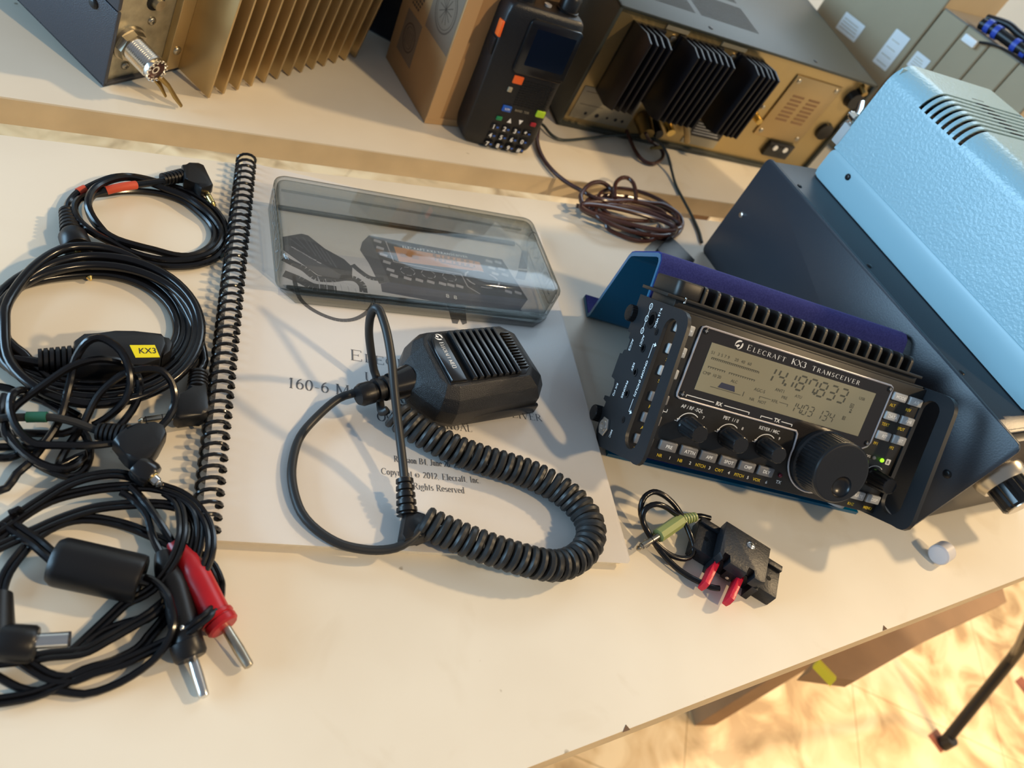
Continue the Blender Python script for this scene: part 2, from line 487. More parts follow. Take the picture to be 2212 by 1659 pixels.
M['inset'] = mat('rust_red_tile_inset', (.30, .09, .045), .4, noise=.3, nscale=30)
fl = MB().box(-3000, 6000, -3000, 6000, -760, -740); struct(fl.build('floor', 'floor', smooth=0))
M['wall'] = mat('pale_wall_paint', (.70, .78, .82), .8, noise=.05, nscale=3)
struct(MB().box(-3000, 6000, 2400, 2440, -740, 2300).build('wall_back', 'wall', smooth=0))
struct(MB().box(3400, 3440, -3000, 2400, -740, 2300).build('wall_right', 'wall', smooth=0))
for i, q in enumerate(([(1324.4,97.0,-740.0),(1644.8,191.3,-740.0)])):
    m = MB(Matrix.Translation(Vector(q)) @ Matrix.Rotation(rad(20), 4, 'Z')).box(-16, 16, -16, 16, -1, 1.2)
    tag(m.build('floor_inset', 'inset', smooth=0), ['small rust red tile inset under the foot of the black stand', 'small rust red tile inset at the right edge of the floor'][i], 'tile')

def laminate():
    m = mat('cream_laminate', (.76, .69, .56), .42, spec=.4)
    nt = m.node_tree; b = nt.nodes['Principled BSDF']
    tc = nt.nodes.new('ShaderNodeTexCoord')
    def ns(scale, lo, hi, c0, c1, dist=0, det=4):
        n = nt.nodes.new('ShaderNodeTexNoise'); n.inputs['Scale'].default_value = scale; n.inputs['Detail'].default_value = det; n.inputs['Distortion'].default_value = dist
        nt.links.new(tc.outputs['Object'], n.inputs['Vector'])
        r = nt.nodes.new('ShaderNodeValToRGB'); e = r.color_ramp.elements
        e[0].position = lo; e[0].color = c0; e[1].position = hi; e[1].color = c1
        nt.links.new(n.outputs['Fac'], r.inputs[0]); return r.outputs[0]
    a = ns(7, .35, .65, (.71, .645, .53, 1), (.79, .735, .62, 1))
    s = ns(85, .20, .235, (.45, .40, .33, 1), (1, 1, 1, 1), 0, 2)
    d = ns(14, .27, .40, (.93, .91, .88, 1), (1, 1, 1, 1), 1.5)
    p = a
    for q in (s, d):
        mx = nt.nodes.new('ShaderNodeMix'); mx.data_type = 'RGBA'; mx.blend_type = 'MULTIPLY'; mx.inputs[0].default_value = 1
        nt.links.new(p, mx.inputs[6]); nt.links.new(q, mx.inputs[7]); p = mx.outputs[2]
    nt.links.new(p, b.inputs['Base Color'])
    return m
M['laminate'] = laminate()
M['edgewood'] = mat('pale_wood_edging', (.70, .56, .36), .55, noise=.2, nscale=25)
M['brownwood'] = mat('brown_board', (.30, .17, .08), .6, noise=.3, nscale=12)
M['scuff'] = mat('brown_chip', (.16, .09, .05), .8)
M['bluemetal'] = mat('blue_grey_metal', (.22, .36, .44), .4, metal=.2, spec=.5, noise=.25, nscale=8)
M['darkmetal'] = mat('dark_grey_metal', (.07, .085, .09), .35, metal=.5, noise=.4, nscale=14)

def along(p, ang, t, n=0):
    a = rad(ang); return (p[0]+cos(a)*t-sin(a)*n, p[1]+sin(a)*t+cos(a)*n)
tb = thing('display_table', 'nearest cream topped table holding the open manual and the small transceiver', 'table', (0, 0, -740))
tz = Matrix.Translation((0, 0, 740))
p0, p1 = (-131.2, 255.9), (309.6, -52.2)
poly = [along(p0, 11.7, -600), along(p0, 11.7, 1100), along(p1, 14.44, 800), along(p1, 14.44, -1100)]
MB(tz).prism(poly, -1.2, 0).build('table_top', 'laminate', tb, smooth=0)
MB(tz).prism([(x*1.0, y) for x, y in poly], -18.5, -1.2).build('edge_band', 'edgewood', tb, smooth=0)
for q in ([(192.0,-82.4,0.0),(388.0,-31.2,0.0)]):
    m = MB(tz); m.add([(q[0]-2.6, q[1]-1.4, .15), (q[0]+2, q[1]-.2, .15), (q[0]+.3, q[1]+2.2, .15)], [(0, 1, 2)]); m.build('edge_chip', 'scuff', tb, smooth=0)

sh = [(654.6,66.8,-330.0),(722.1,58.4,-330.0),(877.4,109.7,-330.0),(1066.4,163.5,-330.0),(1081.5,199.1,-330.0),(827.0,168.8,-330.0)]
MB(tz).prism([(p[0], p[1]) for p in sh], -350, -330).build('under_shelf', 'brownwood', tb, smooth=0)
for q in ((-560, 250), (-480, -190), (760, 420), (820, 160)):
    MB(tz).box(q[0]-20, q[0]+20, q[1]-20, q[1]+20, -740, -18.5).build('leg', 'brownwood', tb, smooth=0)
M['yellowpl'] = mat('yellow_plastic', (.55, .50, .02), .45)
q = [(640.5,66.8,-300.0),(654.5,46.9,-300.0)]
m = MB(); m.tube([q[0], q[1]], 9, 4, flat=.5); tag(m.build('yellow_bar', 'yellowpl', smooth=0), 'short yellow bar poking out from under the front table edge', 'bar')

rt = thing('rear_table', 'second cream topped table behind the gap carrying the old radios', 'table', (0, 0, -740))
r0 = (-139.8, 293.6)
poly = [along(r0, 11.2, -700), along(r0, 11.2, 1300), along(r0, 11.2, 1300, 620), along(r0, 11.2, -700, 620)]
MB(tz).prism(poly, -1.2, 0).build('table_top', 'laminate', rt, smooth=0)
MB(tz).prism(poly, -19, -1.2).build('edge_band', 'edgewood', rt, smooth=0)
for t, n in ((-600, 60), (-600, 560), (1200, 60), (1200, 560)):
    x, y = along(r0, 11.2, t, n); MB(tz).box(x-20, x+20, y-20, y+20, -740, -19).build('leg', 'brownwood', rt, smooth=0)
def rail(x0, x1, mt, name, z=-62, n0=-45, n1=20):
    a, b = along((-21, 340), 11.2, x0), along((-21, 340), 11.2, x1)
    c, d = along((-21, 340), 11.2, x1, n1), along((-21, 340), 11.2, x0, n1)
    a2, b2 = along((-21, 340), 11.2, x0, n0), along((-21, 340), 11.2, x1, n0)
    MB(tz).prism([a2, b2, c, d], z-25, z, b=2).build(name, mt, rt, smooth=0)
rail(-560, -66, 'darkmetal', 'frame_rail')
rail(-62, -32, 'darkmetal', 'frame_bracket', z=-90)
rail(-20, -2, 'edgewood', 'wood_batten', z=-56)
rail(0, 900, 'bluemetal', 'frame_rail')

M['satin'] = mat('satin_black_metal', (.012, .012, .013), .3, metal=.3, spec=.5)
st = thing('stand', 'thin black metal stand leg standing on the marble floor at lower right', 'stand', (0, 0, 0))
f = [(1331.4,91.3,-738.0),(1344.4,168.2,-545.0),(1161.3,173.1,-300.0)]
MB().tube(f, 9.5, 12).build('leg', 'satin', st)
MB().tube([f[1], [(1132.6,165.5,-330.0)][0]], 4.5, 8).build('strut', 'satin', st)
MB().cyl(f[0], tuple(Vector(f[0])+Vector((0, 0, 22))), 13, 11).build('foot_cap', 'rubber', st)

# ================================================================== manual with coil binding
mn = thing('spiral_manual', 'white spiral bound owner manual with printed title lying on the front table', 'manual', (0, 0, 0))
ZT = 5.5
rnd = random.Random(3)
m = MB()
k = 9
for i in range(k):                       # page block, slightly fanned
    d = (k-i)*.25+rnd.uniform(-.2, .2)
    dr = (k-1-i)*1.0 if i < 4 else 2.5-abs(i-6)*.4
    m.prism(rrect(2, 214.5-dr, .6+d*.5, 279.4-d*.3, 2.5), i*(ZT-.35)/k+.02, (i+.96)*(ZT-.35)/k)
m.build('page_block', 'paperedge', mn, smooth=0)
# cover sheet with a row of punched holes
def holed(x0, x1, y0, y1, z, hx, hr, rc=2):
    m = MB(); xs = hx-4.2, hx+4.2
    n = 44; ys = [4.55+i*6.2865 for i in range(n)]
    m.add([(xs[1], y0, z), (x1-rc, y0, z), (x1, y0+rc, z), (x1, y1-rc, z), (x1-rc, y1, z), (xs[1], y1, z)], [(0, 1, 2, 3, 4, 5)])
    m.add([(x0, y0, z), (xs[0], y0, z), (xs[0], y1, z), (x0, y1, z)], [(0, 1, 2, 3)])
    pitch = 6.2865
    prev = y0
    for i, y in enumerate(ys):
        a, b = y-pitch/2, y+pitch/2
        if i == 0: a = y0
        if i == n-1: b = y1
        q = [(xs[0], a), (xs[1], a), (xs[1], b), (xs[0], b)]
        inner = [(hx+hr*1.05*cos(t), y+hr*.8*sin(t)) for t in [rad(225+45*j) for j in range(8)]]
        vs = [(p[0], p[1], z) for p in q]+[(p[0], p[1], z) for p in inner]
        # corner j connects to inner 2j
        fs = []
        for j in range(4):
            jn = (j+1) % 4
            fs += [(j, jn, 4+(2*jn) % 8, 4+2*j+1), (j, 4+2*j+1, 4+2*j)]
        m.add(vs, fs)
    return m
holed(0, 215.9, 0, 279.4, ZT-.25, 6.6, 2.2).build('front_cover', 'paper', mn, smooth=0)
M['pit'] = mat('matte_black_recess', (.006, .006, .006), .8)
M['clear'] = mat('clear_acetate', (.97, .98, 1), .06, spec=.5, ior=1.45, trans=0, alpha=.10)
holed(-2.2, 214.5, .3, 279.2, ZT+.15, 6.6, 2.2).build('clear_cover', 'clear', mn, smooth=0)
for i in range(44):
    MB(Matrix.Translation((7.0, 4.55+i*6.2865, ZT-.6))).lathe([(2.1, 0), (2.1, .28)], 12).build('punched_hole', 'pit', mn, smooth=0)
m = MB(); pts = []
rc = 5.7; cxh = 2.0; czh = 5.9; tot = 44
for i in range(tot*14+6):
    a = 2*pi*i/14
    pts.append((cxh+rc*1.0*sin(a), 4.55+6.2865*(i/14-.25), czh+rc*.9*cos(a)))
m.tube(pts, .95, 7).build('coil_binding', 'gloss', mn)
t = MB()
Zt = ZT-.12
c = 107.95
serif(t, 'Elecraft KX3', 107.6, 117, 7.8, z=Zt, ax='c', sp=.06, small=.76, weight=.12, W=81.5)
serif(t, 'Ultra-Portable', 107.6, 102.7, 6.6, z=Zt, ax='c', sp=.06, small=.76, weight=.13, W=65.5)
serif(t, '160-6 Meter, All-Mode Transceiver', 107.6, 90.8, 7.0, z=Zt, ax='c', sp=.06, small=.70, weight=.13, W=147.5)
serif(t, "Owner's Manual", 108, 76.3, 5.8, z=Zt, ax='c', sp=.06, small=.80, weight=.13, W=54.5)
serif(t, 'Revision B4, June 20, 2012', 108.2, 50.8, 3.7, z=Zt, ax='c', sp=.045, weight=.14, scap=False, W=39.5)
serif(t, 'Copyright © 2012, Elecraft, Inc.', 108.4, 42.4, 3.7, z=Zt, ax='c', sp=.045, weight=.14, scap=False, W=54)
serif(t, 'All Rights Reserved', 108.2, 35.2, 3.7, z=Zt, ax='c', sp=.045, weight=.14, scap=False, W=34.5)
t.build('title_text', 'ink', mn, smooth=0)

# printed picture of the radio and its microphone on the cover (flat ink)
zp = ZT-.18
def flatq(m, pts, dz=0):
    m.add([(p[0], p[1], zp+dz) for p in pts], [tuple(range(len(pts)))])
M['pr_dark'] = mat('printed_black', (.025, .025, .03), .5)
M['pr_mid'] = mat('printed_dark_grey', (.07, .07, .08), .5)
M['pr_navy'] = mat('printed_navy_grey', (.05, .055, .09), .5)
M['pr_light'] = mat('printed_light_grey', (.42, .41, .44), .5)
M['pr_lilac'] = mat('printed_grey_background', (.60, .585, .60), .45, noise=.1, nscale=12)
M['pr_orange'] = mat('printed_orange', (.62, .25, .04), .5)
M['pr_brown'] = mat('printed_brown', (.22, .10, .02), .5)
m = MB(); flatq(m, [(27.8,200.2,5.4),(199.4,220.5,5.4),(197.4,175.6,5.4),(128.2,167.7,5.4),(26.8,158.7,5.4)]); m.build('photo_background', 'pr_lilac', mn, smooth=0)
m = MB()
m.mat = 0
flatq(m, [(82.0,230.1,5.4),(178.0,235.3,5.4),(191.2,197.8,5.4),(130.4,188.0,5.4),(93.9,188.0,5.4)], .01)
m.mat = 1
flatq(m, [(77.3,221.8,5.4),(82.0,230.1,5.4),(93.9,188.0,5.4),(86.8,184.6,5.4),(80.9,202.1,5.4),(75.6,213.3,5.4)], .015)
m.mat = 2
flatq(m, [(87.7,184.9,5.4),(93.9,188.0,5.4),(130.6,189.8,5.4),(191.2,197.8,5.4),(183.7,186.2,5.4),(184.8,184.7,5.4),(129.3,177.9,5.4),(88.3,177.7,5.4)], .02)
m.mat = 4
flatq(m, [(98.4,224.2,5.4),(159.6,227.0,5.4),(161.5,217.3,5.4),(101.0,209.9,5.4)], .02)
m.mat = 3
for x, y in ((845,545), (862,592), (885,640), (908,690), (933,742), (958,780), (1600,682), (1665,690), (1620,728), (1688,736), (1648,768), (1715,775), (1738,890), (1800,898)):
    pass
bt = [(88.1,225.3,5.4),(89.5,218.8,5.4),(91.4,212.4,5.4),(93.3,205.9,5.4),(95.3,199.1,5.4),(97.4,194.2,5.4),(106.3,194.2,5.4),(114.1,194.7,5.4),(121.9,195.2,5.4),(130.0,195.8,5.4),(135.8,196.0,5.4),(142.0,196.6,5.4),(167.7,229.4,5.4),(174.8,230.4,5.4),(168.9,222.7,5.4),(176.4,223.7,5.4),(170.6,217.2,5.4),(178.1,218.3,5.4),(177.9,201.1,5.4),(185.3,202.0,5.4)]
for x, y, z in bt:
    flatq(m, [(x-3.2, y-.2), (x+1.8, y-1.0), (x+2.3, y+1.6), (x-2.7, y+2.4)], .03)
for c3, rx, ry in (([(159.3,209.2,5.4)][0], 13, 8.5), ([(106.4,201.9,5.4)][0], 5, 4), ([(120.5,203.2,5.4)][0], 5, 4), ([(135.2,204.5,5.4)][0], 5, 4)):
    P = [(c3[0]+rx*cos(rad(a)), c3[1]+ry*sin(rad(a))) for a in range(0, 360, 20)]
    I2 = [(c3[0]+rx*.9*cos(rad(a)), c3[1]+ry*.9*sin(rad(a))) for a in range(0, 360, 20)]
    for i in range(18):
        j = (i+1) % 18
        if i % 3: flatq(m, [P[i], P[j], I2[j], I2[i]], .03)
# bezel line
bz = [(93.2,227.7,5.4),(97.5,208.6,5.4),(144.1,210.0,5.4),(147.4,198.6,5.4),(155.6,193.7,5.4)]
for i in range(4):
    a, b = Vector(bz[i]), Vector(bz[i+1]); d = (b-a).normalized(); nn = Vector((-d.y, d.x, 0))*.35
    flatq(m, [a+nn, b+nn, b-nn, a-nn], .03)
m.mat = 0
flatq(m, [(196.4,251.4,5.4),(201.4,251.0,5.4),(196.7,230.6,5.4),(189.6,229.3,5.4)], .02)
m.mat = 1
flatq(m, [(189.3,227.7,5.4),(196.6,228.7,5.4),(192.6,217.8,5.4),(185.2,217.3,5.4)], .02)
m.mat = 0
flatq(m, [(130.3,178.1,5.4),(143.4,178.8,5.4),(142.6,168.6,5.4),(142.4,163.3,5.4),(139.2,161.2,5.4),(137.9,166.1,5.4),(135.8,161.1,5.4),(132.4,160.9,5.4),(131.4,169.8,5.4)], .02)
# microphone
flatq(m, [(27.5,210.5,5.4),(38.8,217.4,5.4),(42.9,217.0,5.4),(53.3,207.6,5.4),(65.1,201.3,5.4),(70.3,195.5,5.4),(69.8,185.2,5.4),(60.4,180.6,5.4),(49.0,181.9,5.4),(28.3,198.3,5.4)], .01)
m.mat = 1
flatq(m, [(28.2,203.1,5.4),(32.1,203.6,5.4),(52.4,192.9,5.4),(63.1,186.0,5.4),(61.7,181.6,5.4),(49.8,182.2,5.4),(28.8,198.5,5.4)], .02)
m.mat = 3
for i in range(9):
    q = bt[0]
tk = [(34.3,203.0,5.4),(36.0,201.9,5.4),(37.8,200.9,5.4),(39.6,200.0,5.4),(41.3,198.9,5.4),(43.1,197.8,5.4),(44.9,196.7,5.4),(46.7,195.8,5.4),(49.8,193.9,5.4)]
for x, y, z in tk: flatq(m, [(x-1.4, y-.5), (x+1.4, y-1.6), (x+1.4, y-.7), (x-1.4, y+.4)], .03)
m.mat = 1
for a, b in zip([(31.9,210.5,5.4),(35.8,212.5,5.4),(39.8,214.3,5.4),(43.4,212.9,5.4),(47.0,209.8,5.4),(50.6,207.5,5.4),(54.2,205.1,5.4)], [(40.0,203.4,5.4),(44.0,201.2,5.4),(48.0,199.0,5.4),(51.1,197.2,5.4),(54.2,195.5,5.4),(57.3,193.7,5.4),(60.5,191.6,5.4)]):
    a, b = Vector(a), Vector(b); d = (b-a).normalized(); nn = Vector((-d.y, d.x, 0))*.5
    flatq(m, [a+nn, b+nn, b-nn, a-nn], .02)
def inkline(m, pts, w, dz):
    P = spline(pts, 2)
    for i in range(len(P)-1):
        a, b = P[i], P[i+1]; d = (b-a)
        if d.length < 1e-6: continue
        nn = Vector((-d.y, d.x, 0)).normalized()*w/2
        flatq(m, [a+nn, b+nn, b-nn, a-nn], dz)
m.mat = 0
inkline(m, [(28.6,191.0,5.4),(34.2,188.1,5.4),(41.1,184.9,5.4),(48.1,179.1,5.4),(56.8,180.2,5.4),(65.8,184.1,5.4),(72.1,184.5,5.4),(76.0,180.3,5.4),(76.7,174.0,5.4)], 5, .01)
inkline(m, [(29.4,177.6,5.4),(37.9,174.9,5.4),(46.5,170.9,5.4),(53.3,171.5,5.4),(60.3,172.1,5.4)], 6, .012)
inkline(m, [(70.4,197.6,5.4),(75.0,192.8,5.4),(81.4,188.5,5.4),(89.8,189.5,5.4)], 3.5, .02)
inkline(m, [(34.9,177.9,5.4),(36.8,167.0,5.4),(39.1,158.9,5.4),(44.1,153.0,5.4),(52.5,148.4,5.4),(61.7,146.7,5.4),(70.3,149.5,5.4),(77.5,156.4,5.4),(81.8,164.4,5.4),(82.7,170.4,5.4)], 2.6, .012)
m.mat = 3
for i in range(8): inkline(m, [(Vector(p)+Vector((i*4.5, -i*.9, 0))) for p in [(49.0,180.6,5.4),(49.9,175.7,5.4),(50.3,169.4,5.4)]], .5, .025)
m.mat = 5
a, b = Vector([(121.6,217.6,5.4)][0]), Vector([(152.1,219.0,5.4)][0]); d = (b-a); an = math.atan2(d.y, d.x)
T = Matrix.Translation((a.x, a.y, zp+.03)) @ Matrix.Rotation(an, 4, 'Z')
seg7(m, '14285000', 0, 0, 8, 5.2, d.length/8*1.05, T, t=.13, slant=.12)
seg7(m, '8888', -36, -1, 2.5, 6, 8, T, t=.3)
m.mat = 6
a, b = Vector([(104.4,224.6,5.4)][0]), Vector([(151.1,228.6,5.4)][0]); d = b-a
T = Matrix.Translation((a.x, a.y, zp+.03)) @ Matrix.Rotation(math.atan2(d.y, d.x), 4, 'Z')
text(m, 'ELECRAFT KX3 TRANSCEIVER', 0, 0, 2.3, T, sp=1.15, wide=d.length/47)
a = [(130.6,185.4,5.4)][0]
T = Matrix.Translation((a[0], a[1], zp+.03)) @ Matrix.Rotation(rad(0), 4, 'Z')
text(m, '8 8', 0, -1.5, 3.6, T, sp=1.3)
m.build('cover_photo', ['pr_dark', 'pr_mid', 'pr_navy', 'pr_light', 'pr_orange', 'pr_brown', 'white'], mn, smooth=0)

# ================================================================== clear dust cover lid
def smoky():
    m = bpy.data.materials.new('smoky_clear_acrylic'); m.use_nodes = True
    nt = m.node_tree; nt.nodes.clear()
    o = nt.nodes.new('ShaderNodeOutputMaterial')
    g = nt.nodes.new('ShaderNodeBsdfGlossy'); g.inputs['Roughness'].default_value = .04
    t = nt.nodes.new('ShaderNodeBsdfTransparent')
    f = nt.nodes.new('ShaderNodeLayerWeight'); pw = nt.nodes.new('ShaderNodeMath'); pw.operation = 'POWER'; pw.inputs[1].default_value = 4
    ml = nt.nodes.new('ShaderNodeMath'); ml.operation = 'MULTIPLY_ADD'; ml.inputs[1].default_value = .75; ml.inputs[2].default_value = .035
    rp = nt.nodes.new('ShaderNodeValToRGB'); rp.color_ramp.elements[0].position = .25; rp.color_ramp.elements[0].color = (.88, .885, .88, 1); rp.color_ramp.elements[1].position = .95; rp.color_ramp.elements[1].color = (.36, .41, .42, 1)
    nt.links.new(f.outputs['Facing'], rp.inputs[0]); nt.links.new(rp.outputs[0], t.inputs[0])
    nt.links.new(f.outputs['Facing'], pw.inputs[0]); nt.links.new(pw.outputs[0], ml.inputs[0])
    x = nt.nodes.new('ShaderNodeMixShader')
    nt.links.new(ml.outputs[0], x.inputs[0]); nt.links.new(t.outputs[0], x.inputs[1]); nt.links.new(g.outputs[0], x.inputs[2])
    nt.links.new(x.outputs[0], o.inputs[0])
    return m
M['smoky'] = smoky()
def lidshell(x0, x1, y0, y1, h, th, rv, rt):
    """open-bottomed box with rounded corners and top edge"""
    rings = []
    for k, (ins, z) in enumerate([(0, 0), (0, h-rt)]+[(rt*(1-cos(rad(a))), h-rt+rt*sin(rad(a))) for a in (30, 60, 90)]):
        rings.append([(p[0], p[1], z) for p in rrect(x0+ins, x1-ins, y0+ins, y1-ins, max(rv-ins*.5, .6), 5)])
    return rings
LW, LD, LH = 180, 79, 23.6
lidM = poseM(25.5, 162.0, rad(6.1), 0, 5.8)
ld = thing('dust_cover', 'smoky clear plastic cover with embossed end letters lying across the manual photo', 'cover', mw=lidM)
m = MB()
R1 = lidshell(0, LW, 0, LD, LH, 1.6, 7, 3.2); n = len(R1[0])
vs = [p for r in R1 for p in r]
fs = []
for k in range(len(R1)-1):
    for i in range(n): fs.append((k*n+i, k*n+(i+1) % n, (k+1)*n+(i+1) % n, (k+1)*n+i))
fs.append(tuple(range((len(R1)-1)*n, len(R1)*n)))
m.add(vs, fs)
R2 = lidshell(2, LW-2, 2, LD-2, LH-2, 1.6, 5.5, 2); vs = [p for r in R2 for p in r]
fs2 = []
for k in range(len(R2)-1):
    for i in range(n): fs2.append((k*n+i, (k+1)*n+i, (k+1)*n+(i+1) % n, k*n+(i+1) % n))
fs2.append(tuple(range((len(R2)-1)*n, len(R2)*n))[::-1])
m.add(vs, fs2)
m.add([p for p in R1[0]]+[p for p in R2[0]], [(i, n+i, n+(i+1) % n, (i+1) % n) for i in range(n)])
m.build('shell', 'smoky', ld, smooth=40)
# flared front lip with chamfered ends
m = MB(); m.prism([(2, .2), (10, -9.5), (LW-16, -9.5), (LW-3, .2)], 0, 1.8, b=.5); 
m.prism([(3, .2), (10, -6), (LW-14, -6), (LW-4, .2)], 3.4, 4.6, b=.4)
m.build('front_lip', 'smoky', ld, smooth=40)
m = MB(); m.box(6, LW-6, LD-3.4, LD-2.2, 12.5, 13.6); m.box(6, LW-6, LD-6, LD-2.2, 0, 1.2); m.box(6, LW-8, 2.2, 4, 0, 1.2)
m.build('inner_rib', 'smoky', ld, smooth=0)
M['emboss'] = mat('frosted_embossing', (.16, .18, .18), .3, spec=.5, alpha=.6)
for side in (0, 1):
    m = MB()
    # oval frame and raised letters on the end wall; local: x along the wall, y up
    T = Matrix.Translation((LW+.1, LD*.5, LH*.5)) @ Matrix.Rotation(rad(90), 4, 'Z') @ Matrix.Rotation(rad(90), 4, 'X') if side else Matrix.Translation((-.1, LD*.5, LH*.5)) @ Matrix.Rotation(rad(-90), 4, 'Z') @ Matrix.Rotation(rad(90), 4, 'X')
    o1 = rrect(-33, 33, -8.2, 8.2, 8, 8); i1 = rrect(-32.1, 32.1, -7.3, 7.3, 7.2, 8)
    nn = len(o1)
    m.add([(p[0], p[1], .2) for p in o1]+[(p[0], p[1], .2) for p in i1], [(i, (i+1) % nn, nn+(i+1) % nn, nn+i) for i in range(nn)], T)
    text(m, 'SIDE KX', 0, -4, 8, T, z=.2, ax='c', sp=1.12, wide=1.12)
    m.build('embossed_letters', 'emboss', ld, smooth=0)

# ================================================================== small transceiver on its stand
D98 = Matrix.Diagonal((.98, .98, .98, 1))
KM = Matrix(((0.9912964, 0.0838966, -0.1014533, .39943921), (-0.1309022, 0.5461858, -0.8273728, .03646455), (-0.0140014, 0.8334521, 0.5524143, .02117185), (0, 0, 0, 1)))
kx = thing('transceiver', 'small black transceiver with lit green led and big tuning knob, leaning on the blue stand', 'radio', mw=KM)
def K(): return MB(D98)
K().box(-187.6, -.4, .8, 86.4, -41.5, -1.6, b=1.6).build('case', 'facepl', kx)
m = K(); m.box(-188, 0, 0, 87, -1.5, 0, b=.5)
m.box(-187, -1, 86.2, 88.2, -5, -2, b=.5)
m.build('front_panel', 'facepl', kx)
# raised display window with a lobe around the tuning knob
lobe = [(-57+21.6*cos(rad(a)), 25.4+21.6*sin(rad(a))) for a in range(172, 331, 8)]
outl = [(-167.6, 80.5), (-167.2, 82.2), (-165.5, 83), (-28.5, 83), (-26.6, 82), (-26.2, 80.5), (-25.6, 45), (-27, 42), (-33, 38)] + \
       [(-57+21.6*cos(rad(a)), 25.4+21.6*sin(rad(a))) for a in (-8, -20, -35)][:0] + lobe[::-1] + [(-79.2, 35), (-79.8, 37.8), (-81.5, 39.4), (-165.4, 39.4), (-167.2, 40.2), (-167.8, 42)]
M['window'] = mat('smoked_window', (.022, .018, .015), .16, spec=.6, coat=.3)
K().prism(outl, 0, 1.1).build('display_window', 'window', kx, smooth=0)
M['bezel'] = mat('silver_bezel_paint', (.52, .50, .52), .35, metal=.5)
K().tube([(p[0], p[1], 1.0) for p in outl], .62, 6, closed=True).build('bezel', 'bezel', kx)
M['lcd'] = mat('grey_green_lcd', (.30, .275, .18), .14, spec=.6, coat=.4)
K().box(-158.3, -36.8, 46.7, 75.5, 1.1, 1.25).build('display', 'lcd', kx, smooth=0)
M['lcdink'] = mat('lcd_segments', (.075, .075, .055), .3)
M['lcdblue'] = mat('lcd_block', (.045, .05, .085), .3)
m = K(); z = 1.32
seg7(m, '1', -117, 63.6, 8.8, 5, 7.9, z=z, t=.12, slant=.12)
seg7(m, '4.', -108.6, 63.6, 8.8, 5, 8.2, z=z, t=.12, slant=.12)
seg7(m, '187.833', -102.2, 63.6, 8.8, 5.2, 7.9, z=z, t=.12, slant=.12)
seg7(m, '14.03', -92.2, 50.2, 6, 3, 4.5, z=z, t=.10, slant=.1)
seg7(m, '134', -72, 50.2, 6, 3, 4.5, z=z, t=.10, slant=.1)
text(m, 'S1  3 5 7 9    20  40  60', -156.5, 69.2, 1.9, z=z, wide=.98, sp=1.12)
m.box(-155, -122, 67.2, 67.5, z-.05, z); m.box(-155.2, -143.2, 61.7, 62, z-.05, z); m.box(-140.6, -122.2, 61.7, 62, z-.05, z)
for i in range(28): m.box(-155+i*1.22, -154.5+i*1.22, 66.2, 67.3, z-.05, z)
for i in range(8): m.box(-155+i*1.6, -154.6+i*1.6, 60.9, 61.8, z-.05, z)
for i in range(12): m.box(-140.5+i*1.6, -140.1+i*1.6, 60.9, 61.8, z-.05, z)
text(m, 'CMP  10 20', -157, 56.8, 1.9, z=z); text(m, 'ALC', -137.5, 56.8, 1.8, z=z)
m.box(-149.1, -127.8, 50.8, 51.1, z-.05, z); m.box(-126.5, -126.1, 50.6, 53.5, z-.05, z)
text(m, 'AGC-S', -120.6, 55.9, 2, z=z); text(m, 'ANT1', -106.8, 59.3, 2, z=z); text(m, 'PRE', -100.6, 56, 1.9, z=z); text(m, 'ATU', -92, 59, 1.9, z=z)
text(m, 'NR', -121.3, 49.6, 1.9, z=z); text(m, 'NOT', -115, 49.6, 1.9, z=z); text(m, 'XFIL', -106.5, 52.3, 1.9, z=z)
m.box(-115.1, -107, 53.3, 53.6, z-.05, z); m.box(-100.8, -94.4, 53.3, 53.6, z-.05, z); m.box(-115.1, -114.7, 52, 53.5, z-.05, z); m.box(-94.6, -94.3, 52, 53.5, z-.05, z)
text(m, 'USB', -47.5, 69, 1.9, z=z)
for (a, b, c, d) in ((-51.5, -48.9, 62.4, 65.2), (-53.4, -51.2, 54, 56.4)):
    m.prism([(a, c), (b, c), (b, c+.3), (a, c+.3)], z-.05, z); m.box(a, b, d-.3, d, z-.05, z); m.box(a, a+.3, c, d, z-.05, z); m.box(b-.3, b, c, d, z-.05, z)
text(m, 'B', -50.9, 62.9, 1.7, z=z); text(m, 'B', -53, 54.4, 1.6, z=z)
m.add([(-50.6, 60.9, z), (-48.6, 60.9, z), (-49.6, 62, z)], [(0, 1, 2)]); m.box(-50.4, -48.8, 59.3, 60.4, z-.05, z)
m.build('display_segments', 'lcdink', kx, smooth=0)
K().prism([(-144.3, 51.7), (-132.4, 51.7), (-133.8, 55), (-142.9, 55)], 1.25, 1.34).build('display_block', 'lcdblue', kx, smooth=0)
